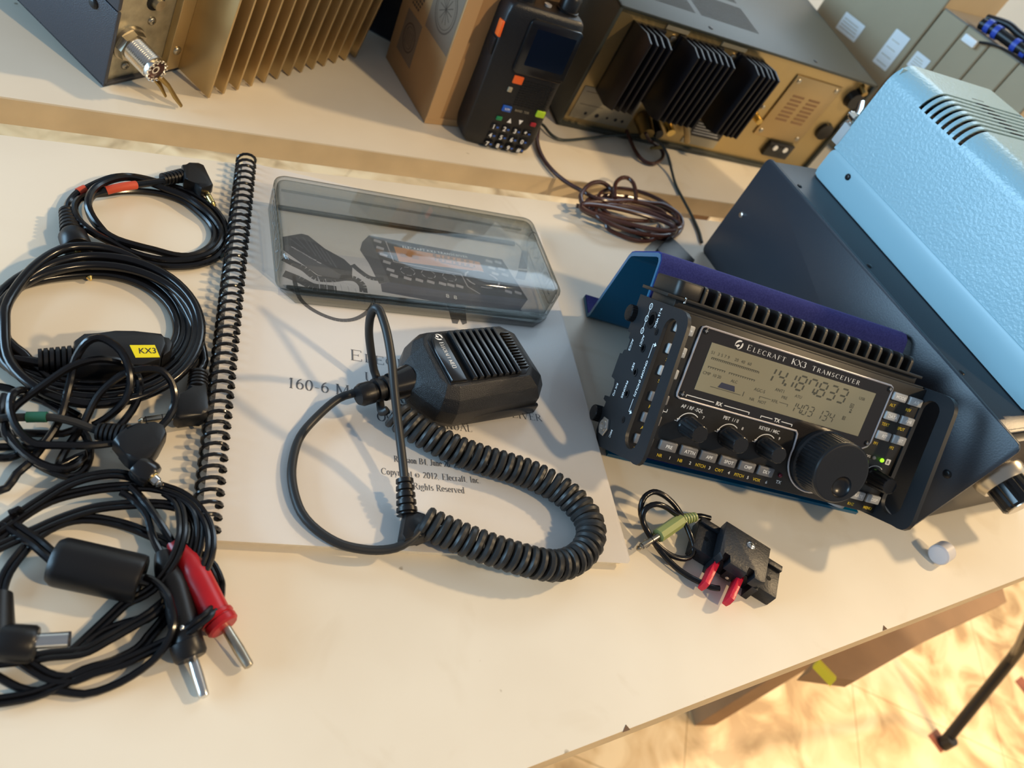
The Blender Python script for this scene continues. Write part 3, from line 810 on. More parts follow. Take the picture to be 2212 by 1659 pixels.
# lettering
wl = K(); yl = K()
serif(wl, 'Elecraft', -135.4, 77.3, 3.2, z=1.2, sp=.23, small=.8, weight=.17, W=28.6)
serif(wl, 'KX3', -103.4, 77.3, 3.4, z=1.2, sp=.08, weight=.2, W=11.2)
serif(wl, 'Transceiver', -88, 77.3, 2.8, z=1.2, sp=.24, small=.88, weight=.17, W=37.6)
def crescent(mb, cx, cy, r, M=None, z=0):
    for a0, a1 in ((62, 215), (-95, 35)):
        A = [rad(a0+(a1-a0)*i/12) for i in range(13)]
        wd = [.10+.34*sin(pi*min(1, (i+1.5)/12)) for i in range(13)]
        if a0 < 0: wd = wd[::-1]
        vs = [(cx+r*cos(a), cy+r*sin(a), z) for a in A]+[(cx+r*(1-w_)*cos(a), cy+r*(1-w_)*sin(a), z) for a, w_ in zip(A, wd)]
        mb.add(vs, [(i, i+1, 14+i, 13+i)[::-1] for i in range(12)], M)
    mb.add([(cx-r*.75, cy-r*.35, z), (cx-r*.1, cy+r*.05, z), (cx+r*.25, cy-r*.15, z), (cx-r*.2, cy-r*.75, z)], [(3, 2, 1, 0)], M)
crescent(wl, -141, 78.9, 2.7, z=1.2)
def brk(mb, x0, x1, y, s):
    mb.box(x0, s[0], y-.22, y+.22, 1.1, 1.2); mb.box(s[1], x1, y-.22, y+.22, 1.1, 1.2); mb.box(x0, x0+.45, y-1.3, y, 1.1, 1.2); mb.box(x1-.45, x1, y-1.3, y, 1.1, 1.2)
brk(wl, -161.9, -117.4, 42.4, (-142.8, -135.6)); text(wl, 'RX', -141.3, 41.3, 2.3, z=1.2, bold=.03)
brk(wl, -109.2, -85.7, 42.4, (-100.7, -94)); text(wl, 'TX', -99.4, 41.3, 2.3, z=1.2, bold=.03)
text(wl, 'AF / RF -SQL', -161.7, 34.3, 2.2, z=.08, bold=.01, wide=.92)
text(wl, 'PBT  I / II', -132.5, 34.3, 2.2, z=.08, bold=.01, wide=.95)
text(wl, 'KEYER / MIC', -106.5, 34.3, 2.2, z=.08, bold=.01, wide=.92)
knobs = [(-153.2, 24.6), (-125.2, 24.6), (-98, 24.6), (-12, 23.6)]
for i, (kxx, ky) in enumerate(knobs):
    a0, a1 = (55, 160)
    P = [(kxx+7.6*cos(rad(a)), ky+7.6*sin(rad(a))) for a in range(a0, a1+1, 7)]; Q = [(kxx+8.1*cos(rad(a)), ky+8.1*sin(rad(a))) for a in range(a0, a1+1, 7)]
    n = len(P); wl.add([(p[0], p[1], .08) for p in P+Q], [(j, n+j, n+j+1, j+1) for j in range(n-1)])
    p = P[-1]; wl.add([(p[0]-1.1, p[1]+.3, .08), (p[0]+.9, p[1]+.6, .08), (p[0]-.5, p[1]-1.9, .08)], [(0, 1, 2)])
    if i < 3:
        text(wl, '789'[i], kxx+7.4, ky+6.3, 1.9, z=.08); wl.box(kxx-9.4, kxx-8, ky+1.2, ky+1.5, 0, .08)
names = ['PRE', 'ATTN', 'APF', 'SPOT', 'CMP', 'DLY']; yn = ['NR', 'NB', 'NTCH', 'CWT', 'PITCH', 'VOX']
bx = [-166.9, -152.7, -138.9, -124.9, -110.9, -97.0]
M['button'] = mat('grey_rubber_button_shaded', (.17, .17, .175), .42, spec=.5)  # darker copy of the button grey, shade put into the colour
M['button_lit'] = mat('grey_rubber_button_lit', (.40, .41, .41), .42, spec=.5)  # same grey rubber, stronger light on these buttons painted into the colour
def button(x0, x1, y0, y1, cap, pale=0, align='c', bold=.02):  # pale picks the copy with the light painted in
    m = K(); m.mat = 0; m.box(x0, x1, y0, y1, -.5, 2.3, b=.8, seg=3); m.mat = 1
    text(m, cap, (x0+x1)/2+.3 if align == 'c' else x0+1.2, (y0+y1)/2-1.0, 2.1, z=2.36, ax=align, bold=bold, wide=.95)
    return m.build('button', ['button_lit' if pale else 'button', 'white'], kx)
for i in range(6):
    button(bx[i], bx[i]+11.4, 7, 13, names[i])
    text(yl, yn[i], bx[i]+1.4 if i < 2 else bx[i]+.2, 2.3, 2.0, z=.08, wide=.92, bold=.01)
    text(wl, str(i+1), bx[i]+9.6, 2.3, 2.0, z=.08, bold=.01)
rb = [('MODE', 'A/B', 75.0, 80.2, 'ALT', 'REV', 70.6), ('DATA', 'A>B', 62, 67.3, 'TEXT', 'SPLIT', 57.7), ('RIT', 'XIT', 48.6, 54.2, 'PF1', 'PF2', 44.4), ('RATE', 'DISP', 7, 12.7, 'KHZ', 'MENU', 2.1)]
for a, b, y0, y1, c, d, yy in rb:
    button(-24.2, -13.2, y0, y1, a, 1); button(-11, -.6, y0, y1, b, 1)
    text(yl, c, -22.4, yy, 2.0, z=.08, wide=.92, bold=.01); text(yl, d, -9.4, yy, 2.0, z=.08, wide=.92, bold=.01)
lb = [('BAND+', 75, 81, 'RCL', 1), ('BAND-', 62, 68, 'STORE', 1), ('FREQ', 49, 54.8, 'SCAN', 1), ('MSG', 33.2, 39, 'REC', 0), ('ATU', 20.2, 26.2, 'ANT', 0), ('XMIT', 7, 12.8, 'TUNE', 0)]
for a, y0, y1, c, pale in lb:
    button(-184, -171.8, y0, y1, a, pale); text(yl, c, -181.6, y0-4.4, 2.0, z=.08, wide=.9, bold=.01)
text(wl, '0', -173.2, 2.3, 2.0, z=.08); wl.prism([(-172.6+.6*cos(rad(a)), 16.5+.6*sin(rad(a))) for a in range(0, 360, 40)], 0, .1)
wl.add([(-173.6, 29.2, .1), (-171.6, 30.3, .1), (-171.6, 28.1, .1)], [(0, 1, 2)]); wl.box(-171.8, -169.2, 29, 29.4, 0, .1); wl.box(-169.5, -169.2, 29, 31, 0, .1)
text(wl, 'TX', -80.3, 4.2, 2.1, z=.08, bold=.02); text(wl, 'OFS', -24.3, 35.4, 1.7, z=.08)
wl.prism(rrect(-7.2, -3.6, 33.9, 37.7, .6), 0, .08)
wl.build('white_lettering', 'white', kx, smooth=0); yl.build('yellow_lettering', 'yellow', kx, smooth=0)
m = K(); text(m, 'B', -6.3, 34.7, 2.1, z=.14, bold=.02); m.build('boxed_letter', 'ink', kx, smooth=0)
M['ledred'] = mat('unlit_red_led', (.12, .008, .02), .25)
M['ledgreen'] = mat('lit_green_led', (.15, .55, .02), .3, emit=(.32, 1, .02, 1.6))
M['ledgrey'] = mat('unlit_led', (.45, .42, .38), .3)
K().ball((-79.1, 9.6, .2), 1.4).build('led', 'ledred', kx)
K().ball((-10.7, 35.9, .2), 1.35).build('led', 'ledgreen', kx)
K().ball((-17.4, 36.1, .2), 1.3).build('led', 'ledgrey', kx)
# knobs
M['knob'] = mat('knob_plastic', (.014, .0145, .016), .28, spec=.5)
for kxx, ky in knobs:
    prof = [(6.4, 0), (6.4, 1.6), (6.0, 2.2)]
    m = K(); n = 40; vs = []; fs = []
    lay = [(6.4, 0, 0), (6.4, 1.4, 0), (6.15, 2.2, .16), (5.5, 14.6, .22), (5.1, 15.8, .1), (4.7, 16.1, 0), (.3, 16.1, 0)]
    for r, z, am in lay:
        for i in range(n):
            a = 2*pi*i/n; rr = r*(1-am*.5*max(0, cos(a*10))**2)
            vs.append((kxx+rr*cos(a), ky+rr*sin(a), z))
    for k in range(len(lay)-1):
        for i in range(n): fs.append((k*n+i, k*n+(i+1) % n, (k+1)*n+(i+1) % n, (k+1)*n+i))
    fs.append(tuple(range((len(lay)-1)*n, len(lay)*n)))
    m.add(vs, fs).build('knob', 'knob', kx, smooth=25)
cx, cy = -57, 25.4
m = K(); n = 144; vs = []; fs = []
lay = [(20.4, 1.2, 0), (20.4, 4.2, 0), (19.8, 4.8, 0), (19.5, 5.2, .03), (19.1, 20.3, .03), (19.1, 21.2, 0), (19.0, 22.6, 0), (18.3, 23.4, 0), (17.5, 23.5, 0)]
for r, z, am in lay:
    for i in range(n):
        a = 2*pi*i/n; rr = r*(1-am*(1 if i % 3 == 0 else 0))
        vs.append((cx+rr*cos(a), cy+rr*sin(a), z))
for k in range(len(lay)-1):
    for i in range(n): fs.append((k*n+i, k*n+(i+1) % n, (k+1)*n+(i+1) % n, (k+1)*n+i))
m.add(vs, fs)
# front face with a finger dimple
bm = bmesh.new()
o = [bm.verts.new((cx+17.5*cos(2*pi*i/n), cy+17.5*sin(2*pi*i/n), 23.5)) for i in range(n)]
dx, dy, dr = -53.6, 17.2, 6.9
q = [bm.verts.new((dx+dr*cos(2*pi*i/36), dy+dr*sin(2*pi*i/36), 23.5)) for i in range(36)]
E = [bm.edges.new((o[i], o[(i+1) % n])) for i in range(n)]+[bm.edges.new((q[i], q[(i+1) % 36])) for i in range(36)]
bmesh.ops.triangle_fill(bm, edges=E, use_beauty=True, use_dissolve=False, normal=(0, 0, 1))
prev = q
for a in (75, 60, 45, 30, 15):
    rr = dr*sin(rad(a)); zz = 23.5-dr*.55*cos(rad(a))
    cur = [bm.verts.new((dx+rr*cos(2*pi*i/36), dy+rr*sin(2*pi*i/36), zz)) for i in range(36)]
    for i in range(36): bm.faces.new((prev[i], prev[(i+1) % 36], cur[(i+1) % 36], cur[i]))
    prev = cur
bm.faces.new(prev)
bm.normal_update()
m.bm(bm)
m.build('tuning_knob', 'knob', kx, smooth=30)
# corner screws
for x, y in ((-164.6, 80.6), (-28.2, 80.6), (-164.7, 42), (-28.3, 44)):
    m = K(); m.mat = 0; screwhead(m, (x, y, 1.1), 1.9, .9); m.mat = 1; cross(m, (x, y, 1.1), 1.0, h=.95)
    m.build('screw', ['satin', 'steel'], kx)
# heat sink with rounded fins along the top
m = K(); m.box(-184, -2, 86, 93, -40, -9, b=.6); m.box(-192, -2, 92.2, 94.2, -40, -5, b=.4)
m.prism([(p[0], p[1]) for p in rrect(-187, -169, -39, -6, 4)], 93.8, 103.6, M=Matrix(((1, 0, 0, 0), (0, 0, 1, 0), (0, 1, 0, 0), (0, 0, 0, 1))), b=1.2)
m.build('heat_sink_base', 'facepl', kx)
fin = K()
for i in range(19):
    x = -170.2+i*8.6
    prof = [(-5.2, 93.8), (-5.2, 100.6)]+[(-5.2-3.4*(1-cos(rad(a))), 100.6+3.4*sin(rad(a))) for a in (20, 45, 70, 90)]+[(-38, 104), (-40, 102), (-40, 93.8)]
    f1 = K(); f1.prism([(p[0], p[1]) for p in prof], x, x+2.3, M=Matrix(((0, 0, 1, 0), (0, 1, 0, 0), (1, 0, 0, 0), (0, 0, 0, 1))), b=.3)
    f1.build('fin', 'facepl', kx)
K().cyl((-180, 91.4, -5.5), (-180, 94.6, -5.5), .6, n=8).build('pin', 'steel', kx)
# protective side panels
def plate(outer, holes, x0, x1, name):
    """outline in (z, y) cut with holes, thickness along x"""
    bm = bmesh.new(); E = []
    for lp in [outer]+holes:
        V = [bm.verts.new((x0, p[1], p[0])) for p in lp]
        E += [bm.edges.new((V[i], V[(i+1) % len(V)])) for i in range(len(V))]
    bmesh.ops.triangle_fill(bm, edges=E, use_beauty=True, use_dissolve=False, normal=(1, 0, 0))
    g = bm.faces[:]
    r = bmesh.ops.extrude_face_region(bm, geom=g)
    for v in r['geom']:
        if isinstance(v, bmesh.types.BMVert): v.co.x = x1
    bmesh.ops.recalc_face_normals(bm, faces=bm.faces[:])
    m = K(); m.bm(bm); return m.build(name, 'plate', kx, smooth=35)
slot = [(8.4+7.8*cos(rad(a)), 74.8+7.2*sin(rad(a))) for a in range(0, 181, 20)]+[(10.2-8.4*cos(rad(a)), 12.6-7.4*sin(rad(a))) for a in range(0, 181, 20)]
front = [(14.5, 88), (19, 87.4), (22.6, 85.5), (25, 82.5), (26, 79), (30.6, 10), (30.3, 6.5), (28.8, 3.2), (25.8, .9), (22, .2), (17.5, .2)]
backL = [(-24.3, -6.5), (-32, -4), (-36.4, .5), (-36.6, 5), (-39.5, 6), (-39.5, 14), (-37, 16), (-37, 19), (-41.5, 19.5), (-41.5, 22), (-34.5, 23), (-33.8, 30), (-36, 34), (-41.5, 34.5), (-41.5, 50), (-38, 50.5), (-37.5, 53), (-34, 54), (-34, 60), (-37, 61), (-37.5, 64), (-41.8, 64.5), (-42, 88)]
def circ(c, r, n=14): return [(c[0]+r*cos(2*pi*i/n), c[1]+r*sin(2*pi*i/n)) for i in range(n)]
jk = {'acc': (-13.8, 59.5, 2.6), 'key': (-12.7, 44.8, 2.6), 'ph': (-13.5, 31.2, 2.6), 'dc': (-15.5, 76.5, 5.2)}
plate(front+backL, [slot]+[circ(v[:2], v[2]) for v in jk.values()], -190.4, -188.2, 'side_panel')
backR = [(-24.3, -4), (-36.4, .5), (-41.5, 4), (-42, 88)]
plate(front+backR, [slot], .2, 3.2, 'side_panel')
for k_, v in jk.items():
    m = K(); m.lathe([(v[2]*.98, 0), (v[2]*.98, 1.2), (v[2]*.62, 1.2), (v[2]*.62, -3)], 18, Matrix.Translation((-189.6, v[1], v[0])) @ Matrix.Rotation(rad(-90), 4, 'Y'), cap=False)
    m.build('jack_socket', 'gloss', kx)
m = K(); T = Matrix.Translation((-190.4, 6.2, -25.8)) @ Matrix.Rotation(rad(-90), 4, 'Y')
m.prism([(6.2*cos(rad(a)), 6.2*sin(rad(a))) for a in range(0, 360, 60)], 0, 1.8, T, b=.5); m.lathe([(3.9, 1.8), (3.9, 2.6), (2.2, 2.6), (2.2, .2)], 20, T, cap=False)
m.build('microphone_nut', 'steel', kx)
for y, zz in ((71.4, -5.2), (17, -6.6)):
    m = K(); T = Matrix.Translation((-190.4, y, zz)) @ Matrix.Rotation(rad(-90), 4, 'Y'); m.lathe([(2.1, 0), (2.0, .4), (.3, .5)], 14, T)
    m.box(-1.1, 1.1, -.3, .3, .5, .6, T); m.box(-.3, .3, -1.1, 1.1, .5, .6, T); m.build('screw', 'satin', kx)
for y in (75.4, 9.7):
    m = K(); T = Matrix.Translation((-188.6, y, -41.5)) @ Matrix.Rotation(rad(-90), 4, 'Y'); n = 40; vs = []; fs = []
    for r, z in ((4.9, 0), (5.2, .4), (5.2, 5.2), (4.6, 5.8), (.2, 5.9)):
        for i in range(n): rr = r*(1-(.05 if i % 2 and z < 5.3 else 0)); vs.append((rr*cos(2*pi*i/n), rr*sin(2*pi*i/n), z))
    for k in range(4):
        for i in range(n): fs.append((k*n+i, k*n+(i+1) % n, (k+1)*n+(i+1) % n, (k+1)*n+i))
    m.add(vs, fs, T).build('thumb_screw', 'satin', kx, smooth=20)
m = K()
TL = Matrix(((0, 0, -1, -190.5), (-1, 0, 0, 0), (0, 1, 0, 0), (0, 0, 0, 1)))
def lt(s, y, zz, h, w=.95): text(m, s, -y, zz, h, TL, ax='l', bold=.015, wide=w)
lt('9-15 VDC', 85, -10.2, 2.2, .95); lt('ACC1', 66.6, -19.6, 2.2); lt('ACC2', 61.5, -31.5, 2.2); lt('KEY', 49.5, -19.2, 2.2); lt('PHONES', 38, -19.4, 2.2); lt('RX I/Q', 33.3, -31, 2.2); lt('ON/OFF (HOLD)', 54.5, -4.6, 2.2, 1.0); lt('MIC', 7.5, -16.8, 2.2)
for y0, y1 in ((56, 64.4), (23.5, 31)): m.box(-190.6, -190.5, y0, y1, -3.8, -3.4)
for y, s in ((64.4, 1), (23.4, -1)):
    m.box(-190.6, -190.5, y-.2, y+.2, -3.8, -1.6); m.add([(-190.6, y-1.4, -1.8), (-190.6, y+1.4, -1.8), (-190.6, y, .6)], [(0, 1, 2)])
for y in (83.5, 76, 68.5):
    o = circ((-22.5, y), 2.0, 14); i_ = circ((-22.5, y), 1.5, 14); m.add([(-190.6, p[1], p[0]) for p in o+i_], [(j, (j+1) % 14, 14+(j+1) % 14, 14+j) for j in range(14)])
    m.box(-190.6, -190.55, y-.7, y+.7, -22.7, -22.3)
m.box(-190.6, -190.55, 78, 81.5, -22.7, -22.3); m.box(-190.6, -190.55, 70.5, 74, -22.7, -22.3)
m.build('side_lettering', 'white', kx, smooth=0)
M['foot'] = mat('pale_grey_rubber', (.42, .41, .40), .6)
for x in (-172, -20):
    K().cyl((x, 1, -12), (x, -3.2, -12), 6.5, 5.5, 20).build('foot', 'foot', kx)

# blue flocked stand
sx = Vector((.9914, -.1309, 0)); sb = Vector((.1309, .9914, 0))
SM = Matrix(((sx.x, sb.x, 0, .215), (sx.y, sb.y, 0, .100), (0, 0, 1, 0), (0, 0, 0, 1)))
bs = thing('display_stand', 'bent teal acrylic stand covered in dark blue velvet holding up the small radio', 'stand', mw=SM)
def sheet(path, th, x0, x1, name, mt, side=1, off=0, rc=0):
    P = [Vector((p[0], p[1])) for p in path]; n = len(P); A = []; B = []
    for i in range(n):
        d0 = (P[i]-P[i-1]).normalized() if i else (P[1]-P[0]).normalized(); d1 = (P[i+1]-P[i]).normalized() if i < n-1 else d0
        nn = Vector((-(d0.y+d1.y), d0.x+d1.x)); nn.normalize(); k = 1/max(.5, nn.dot(Vector((-d1.y, d1.x))))
        A.append(P[i]+nn*off*k); B.append(P[i]+nn*(off+th)*k)
    vs = [(x0, p.x, p.y) for p in A]+[(x0, p.x, p.y) for p in B]+[(x1, p.x, p.y) for p in A]+[(x1, p.x, p.y) for p in B]
    fs = []
    for i in range(n-1):
        fs += [(i, i+1, n+i+1, n+i), (2*n+i, 3*n+i, 3*n+i+1, 2*n+i+1), (i, 2*n+i, 2*n+i+1, i+1), (n+i, n+i+1, 3*n+i+1, 3*n+i)]
    fs += [(0, n, 3*n, 2*n), (n-1, 3*n-1, 4*n-1, 2*n-1)]
    return MB().add(vs, fs).build(name, mt, bs, smooth=50)
prof = [(-26, .1), (-3, .1), (-.6, .8), (.9, 2.8), (57.4, 86.4), (59, 88.3), (61.2, 89), (63.6, 88), (90, 66.6), (92.6, 64), (93.6, 61), (96.8, 5), (98.6, 1.6), (101, .1), (121, .1)]
M['teal'] = mat('teal_acrylic', (.0, .10, .20), .2, spec=.5)
M['velvet'] = mat('dark_blue_velvet', (.022, .026, .12), .95, spec=.1, nscale=900, sheen=.35, c2=(.035, .042, .17))
sheet([(-24, .1)]+prof[1:], 2.6, 11.5, 202, 'acrylic_sheet', 'teal')
sheet([(-21, .1)]+prof[1:], .8, 11.8, 201.7, 'velvet_covering', 'velvet', off=2.62)

# ================================================================== hand microphone
mc = thing('hand_microphone', 'black hand microphone with ribbed grille and coiled cord lying on the open manual', 'microphone', (131.5, 107.5, ZT), rad(19))
MI = mc.matrix_basis.inverted()
bm = bmesh.new()
mid = [(-41, 8), (-33, 21), (-26, 26), (33, 26), (41, 19), (42, -17), (34, -26), (-22, -28), (-31, -24), (-41, -9)]
top = [(-29, 11), (-27, 16), (-23, 19), (24, 19), (29, 14), (29.5, -13), (25, -18.5), (-21, -19.5), (-27, -17), (-29.5, -12)]
lv = [([(x*.86, y*.86) for x, y in mid], .2), ([(x*.97, y*.97) for x, y in mid], 3.5), (mid, 7), (mid, 16), ([(a[0]*.35+b[0]*.65, a[1]*.35+b[1]*.65) for a, b in zip(top, mid)], 23.5), ([(a[0]*1.03, a[1]*1.03) for a in top], 29), (top, 29.4)]
rings = [[bm.verts.new((p[0], p[1], z)) for p in l] for l, z in lv]; n = len(mid)
for k in range(len(rings)-1):
    for i in range(n): bm.faces.new((rings[k][i], rings[k][(i+1) % n], rings[k+1][(i+1) % n], rings[k+1][i])[::-1])
bm.faces.new(rings[0]); bm.faces.new(rings[-1][::-1])
bmesh.ops.recalc_face_normals(bm, faces=bm.faces[:])
E = [e for e in bm.edges if len(e.link_faces) == 2 and e.calc_face_angle() > rad(14)]
bmesh.ops.bevel(bm, geom=E, offset=1.3, segments=3, affect='EDGES', profile=.5, clamp_overlap=True)
MB().bm(bm).build('body', 'micbody', mc, smooth=60)
m = MB(); m.prism([(-26.5, -18), (23, -17.5), (28, -13), (27.5, 13.5), (23, 17.8), (-22, 17.8), (-26.5, 14)], 28.5, 29.7, b=.4); m.build('grille_plate', 'gloss', mc)
for i in range(8):
    x = -12.6+i*4.15
    MB().prism([(x, -17.2), (x+2.5, -17.2), (x+2.1, 17), (x-.1, 17)], 29.4, 32.4, b=.45).build('grille_bar', 'gloss', mc)
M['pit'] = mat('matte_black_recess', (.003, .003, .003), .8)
m = MB()
for i in range(13): m.box(21.2, 27, -13.4+i*2.15, -12.4+i*2.15, 29.7, 30.9, b=.2)
m.build('side_grille', 'gloss', mc)
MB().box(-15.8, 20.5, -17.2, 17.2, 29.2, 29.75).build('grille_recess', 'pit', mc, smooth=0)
m = MB(); m.prism([(-25.8, -16.8), (-16.2, -17.2), (-16.4, 17), (-21.5, 17), (-24.8, 13), (-25.9, 4)], 29.5, 31.2, b=.8); m.build('name_plate', 'gloss', mc)
m = MB(); T = Matrix.Translation((-20.8, 12.4, 31.3)) @ Matrix.Rotation(rad(-90), 4, 'Z')
crescent(m, -1.4, .9, 2.3, T); serif(m, 'Elecraft MH3', 2.4, -.5, 2.5, T, sp=.04, small=.8, weight=.16); m.build('name_lettering', 'white', mc, smooth=0)
MB().box(-14, 36, -27.5, -24.8, 3, 11, b=1).build('side_cover', 'gloss', mc)
MB().cyl((-38, 0, 13), (-50, -1.5, 12.5), 9.5, 7.2, 24).build('neck', 'gloss', mc)
m = MB(); m.cyl((-50, -1.5, 12.5), (-69, -4.2, 12), 1, n=20, prof=[(5.8, 0), (5.8, 2), (6.8, 2.1), (6.8, 4), (5.4, 4.1), (5.4, 6.5), (6.5, 6.6), (6.5, 9), (5, 9.1), (5, 11.2), (6.1, 11.3), (6.1, 17), (5, 19.2)])
m.build('strain_relief', 'rubber', mc)
def tomic(P): return [(MI @ (Vector(p)*S))/S for p in P]
cord1 = [(71.2,86.0,16.0),(66.8,84.9,15.0),(58.5,81.2,13.0),(49.2,71.8,9.0),(40.5,57.5,8.2),(37.3,41.4,8.0),(38.0,28.2,8.0),(42.1,15.1,8.0),(49.7,6.1,8.0),(60.3,-0.1,8.0),(72.6,-2.1,8.0),(81.8,-1.8,9.0),(87.7,-0.4,11.0),(93.5,3.6,14.0),(96.5,7.5,16.0)]
cord2 = [(82.8,73.9,18.0),(80.6,74.3,15.0),(80.6,81.5,13.0),(80.4,91.5,12.0),(79.0,94.9,16.0),(76.1,98.1,20.0),(72.8,100.2,28.0),(67.8,102.7,42.0),(65.3,102.1,54.0),(65.6,101.8,60.0),(66.7,100.7,62.0),(68.7,98.3,61.0),(72.4,89.6,57.0),(76.1,78.1,50.0),(79.1,67.5,42.0),(84.3,52.5,29.0),(87.7,39.1,21.0),(88.9,33.1,18.0)]
MB().tube(spline(tomic(cord1), 3), 2.2, 12).build('cord', 'cord', mc)
MB().tube(spline(tomic(cord2), 3), 2.2, 12).build('cord', 'cord', mc)
ctr = spline(tomic([(98.2,11.1,14.0),(106.3,7.6,14.0),(117.5,2.7,14.5),(129.7,-1.8,15.0),(142.3,-5.5,15.0),(155.5,-8.1,14.5),(167.4,-7.6,13.0),(178.9,-2.8,13.0),(186.6,4.7,14.0),(190.0,13.5,14.5),(188.7,22.5,14.5),(183.1,30.8,14.5),(174.5,37.9,14.5),(160.8,44.5,14.5),(146.8,48.2,14.5),(132.8,51.4,14.5),(119.2,55.6,14.5),(108.7,60.7,14.5),(99.9,65.5,14.5),(92.9,70.1,15.0),(86.7,74.8,15.5)]), .5)
# helix around that centre line
acc = [0]
for i in range(1, len(ctr)): acc.append(acc[-1]+(ctr[i]-ctr[i-1]).length)
Ltot = acc[-1]; pitch = 4.55; turns = int(Ltot/pitch); pts = []; j = 0; spt = 16
for k in range(turns*spt+1):
    s_ = Ltot*k/(turns*spt)
    while j < len(acc)-2 and acc[j+1] < s_: j += 1
    f = (s_-acc[j])/max(1e-6, acc[j+1]-acc[j]); c_ = ctr[j].lerp(ctr[j+1], f)
    a_, b_ = ctr[max(0, j-8)], ctr[min(len(ctr)-1, j+9)]; t_ = (b_-a_).normalized()
    sd = t_.cross(Vector((0, 0, 1))).normalized(); u_ = sd.cross(t_); a = 2*pi*k/spt
    pts.append(c_+sd*cos(a)*6.1+u_*sin(a)*6.1)
MB().tube(pts, 2.15, 8).build('coiled_cord', 'cord', mc)
pl = tomic([(89.3,32.4,17.0),(91.0,15.4,12.0),(89.2,15.7,12.0),(95.0,16.7,12.0),(97.2,11.9,11.0),(102.8,13.2,11.0),(103.0,4.6,11.0),(96.4,2.4,11.0),(94.6,1.5,10.0),(88.0,-0.0,10.0),(86.4,3.0,11.0),(102.8,8.9,11.0),(120.1,15.1,9.0)])
m = MB(); ringboot(m, pl[0], pl[1], 4.3, 5.2, 5); m.build('plug_boot', 'rubber', mc)
def slab(mb, P, th, b=1, lift=0):
    """thick outline lying about flat: P are points of its middle outline"""
    zc = sum(p[2] for p in P)/len(P)
    mb.prism([(p[0], p[1]) for p in P], zc-th/2+lift, zc+th/2+lift, b=b)
m = MB(); slab(m, [pl[i] for i in (2, 3, 4, 5, 6, 7, 8, 9, 10)], 9.5, b=2.2); m.build('plug_body', 'rubber', mc)
jack(mc, pl[11], pl[12], 1.8, 3, 'steel')

# ================================================================== morse paddle key
pk = thing('morse_paddle', 'small black printed morse key with two red paddles on the bare table', 'morse key', (280.7, 23.3, 0), rad(-33))
PI_ = pk.matrix_basis.inverted()
def topk(P): return [(PI_ @ (Vector(p)*S))/S for p in P]
m = MB(); m.prism([(-.5, 0), (29, 0), (29, -26), (26, -27.5), (22, -27.5), (22, -22), (17.6, -22), (17.6, -27.5), (6.4, -27.5), (6.4, -22), (2, -22), (2, -27.5), (-.5, -24.5)], 11, 18, b=.5)
m.box(0, 29, -22, -.3, .2, 11.2); m.box(0, 3, -27.5, -21, .2, 11.2); m.box(25.5, 29, -27.5, -21, .2, 11.2); m.box(9.5, 15.5, -26, -21, 3, 11.2)
m.build('housing', 'print3d', pk, smooth=35)
def ear(x0, x1):
    m = MB(); m.box(x0, x1, -23, 0, .2, 9, b=.3); m.box(x0, x1, -4, 0, 9, 11, b=.3); m.build('mounting_ear', 'print3d', pk, smooth=35)
    MB().cyl(((x0+x1)/2, -12.5, 8), ((x0+x1)/2, -12.5, 9.1), 1.5, n=16).build('mounting_hole', 'pit', pk)
ear(-12.5, 0); ear(29, 42)
m = MB(); m.mat = 0; screwhead(m, (16.5, -6.5, 18), 2.7, .9); m.mat = 1; cross(m, (16.5, -6.5, 18), 1.5, h=.95); m.build('screw', ['steel', 'darkmetal'], pk)
for x in (2.6, 18.2):
    T = Matrix.Translation((x, -25, 7.5)) @ Matrix.Rotation(rad(-9), 4, 'Z')
    MB(T).prism([(-18, -4.2), (-19.2, 0), (-18, 3.6), (0, 4.2), (0, -4.2)], -1.7, 1.7, M=Matrix(((0, 0, 1, 0), (1, 0, 0, 0), (0, 1, 0, 0), (0, 0, 0, 1))), b=.6).build('paddle', 'red', pk)
MB().cyl((12.5, -22, 6), (12.5, -27, 6), 1.1, n=10).build('contact', 'steel', pk)
pc = spline(topk([(279.9,32.5,6.0),(273.4,33.6,6.0),(268.4,32.9,6.0),(260.4,31.0,7.0),(250.7,29.4,12.0),(241.7,30.8,16.0),(234.9,31.4,17.0),(230.2,30.4,15.0),(228.0,27.8,12.0),(228.7,24.2,9.0),(231.1,20.1,7.0),(234.2,14.4,6.0),(238.5,10.6,5.0),(245.4,6.9,4.0),(253.2,5.6,4.0),(258.5,7.7,5.0),(259.7,12.0,7.0),(258.3,17.9,9.0),(256.8,24.6,10.0),(253.8,30.6,12.0),(248.2,35.1,15.0),(241.6,38.3,17.0),(235.7,39.6,17.0),(230.4,37.2,15.0),(228.5,33.3,12.0),(228.9,29.1,9.0),(231.0,21.9,7.0),(235.0,15.0,5.0),(239.5,7.7,4.0),(246.4,0.5,3.0),(253.3,-4.8,3.0),(258.9,-8.5,4.0),(264.0,-11.6,5.0),(268.6,-12.7,6.0)]), 2)
MB().tube(pc, 1.65, 10).build('cord', 'pvc', pk)
M['limeplug'] = mat('pale_green_plug', (.30, .35, .13), .4, spec=.5)
g = topk([(265.4,29.9,10.0),(254.8,27.2,9.5),(236.9,16.7,8.0),(232.5,14.9,7.0),(223.1,9.6,4.0)])
m = MB(); m.cyl(g[1], g[2], 4.0, 4.0, 8); m.build('plug_body', 'limeplug', pk, smooth=20)
m = MB(); ringboot(m, g[0], g[1], 2.8, 3.6, 5); m.build('plug_boot', 'limeplug', pk)
jack(pk, g[2], g[4], 1.75, 2, 'nickel')

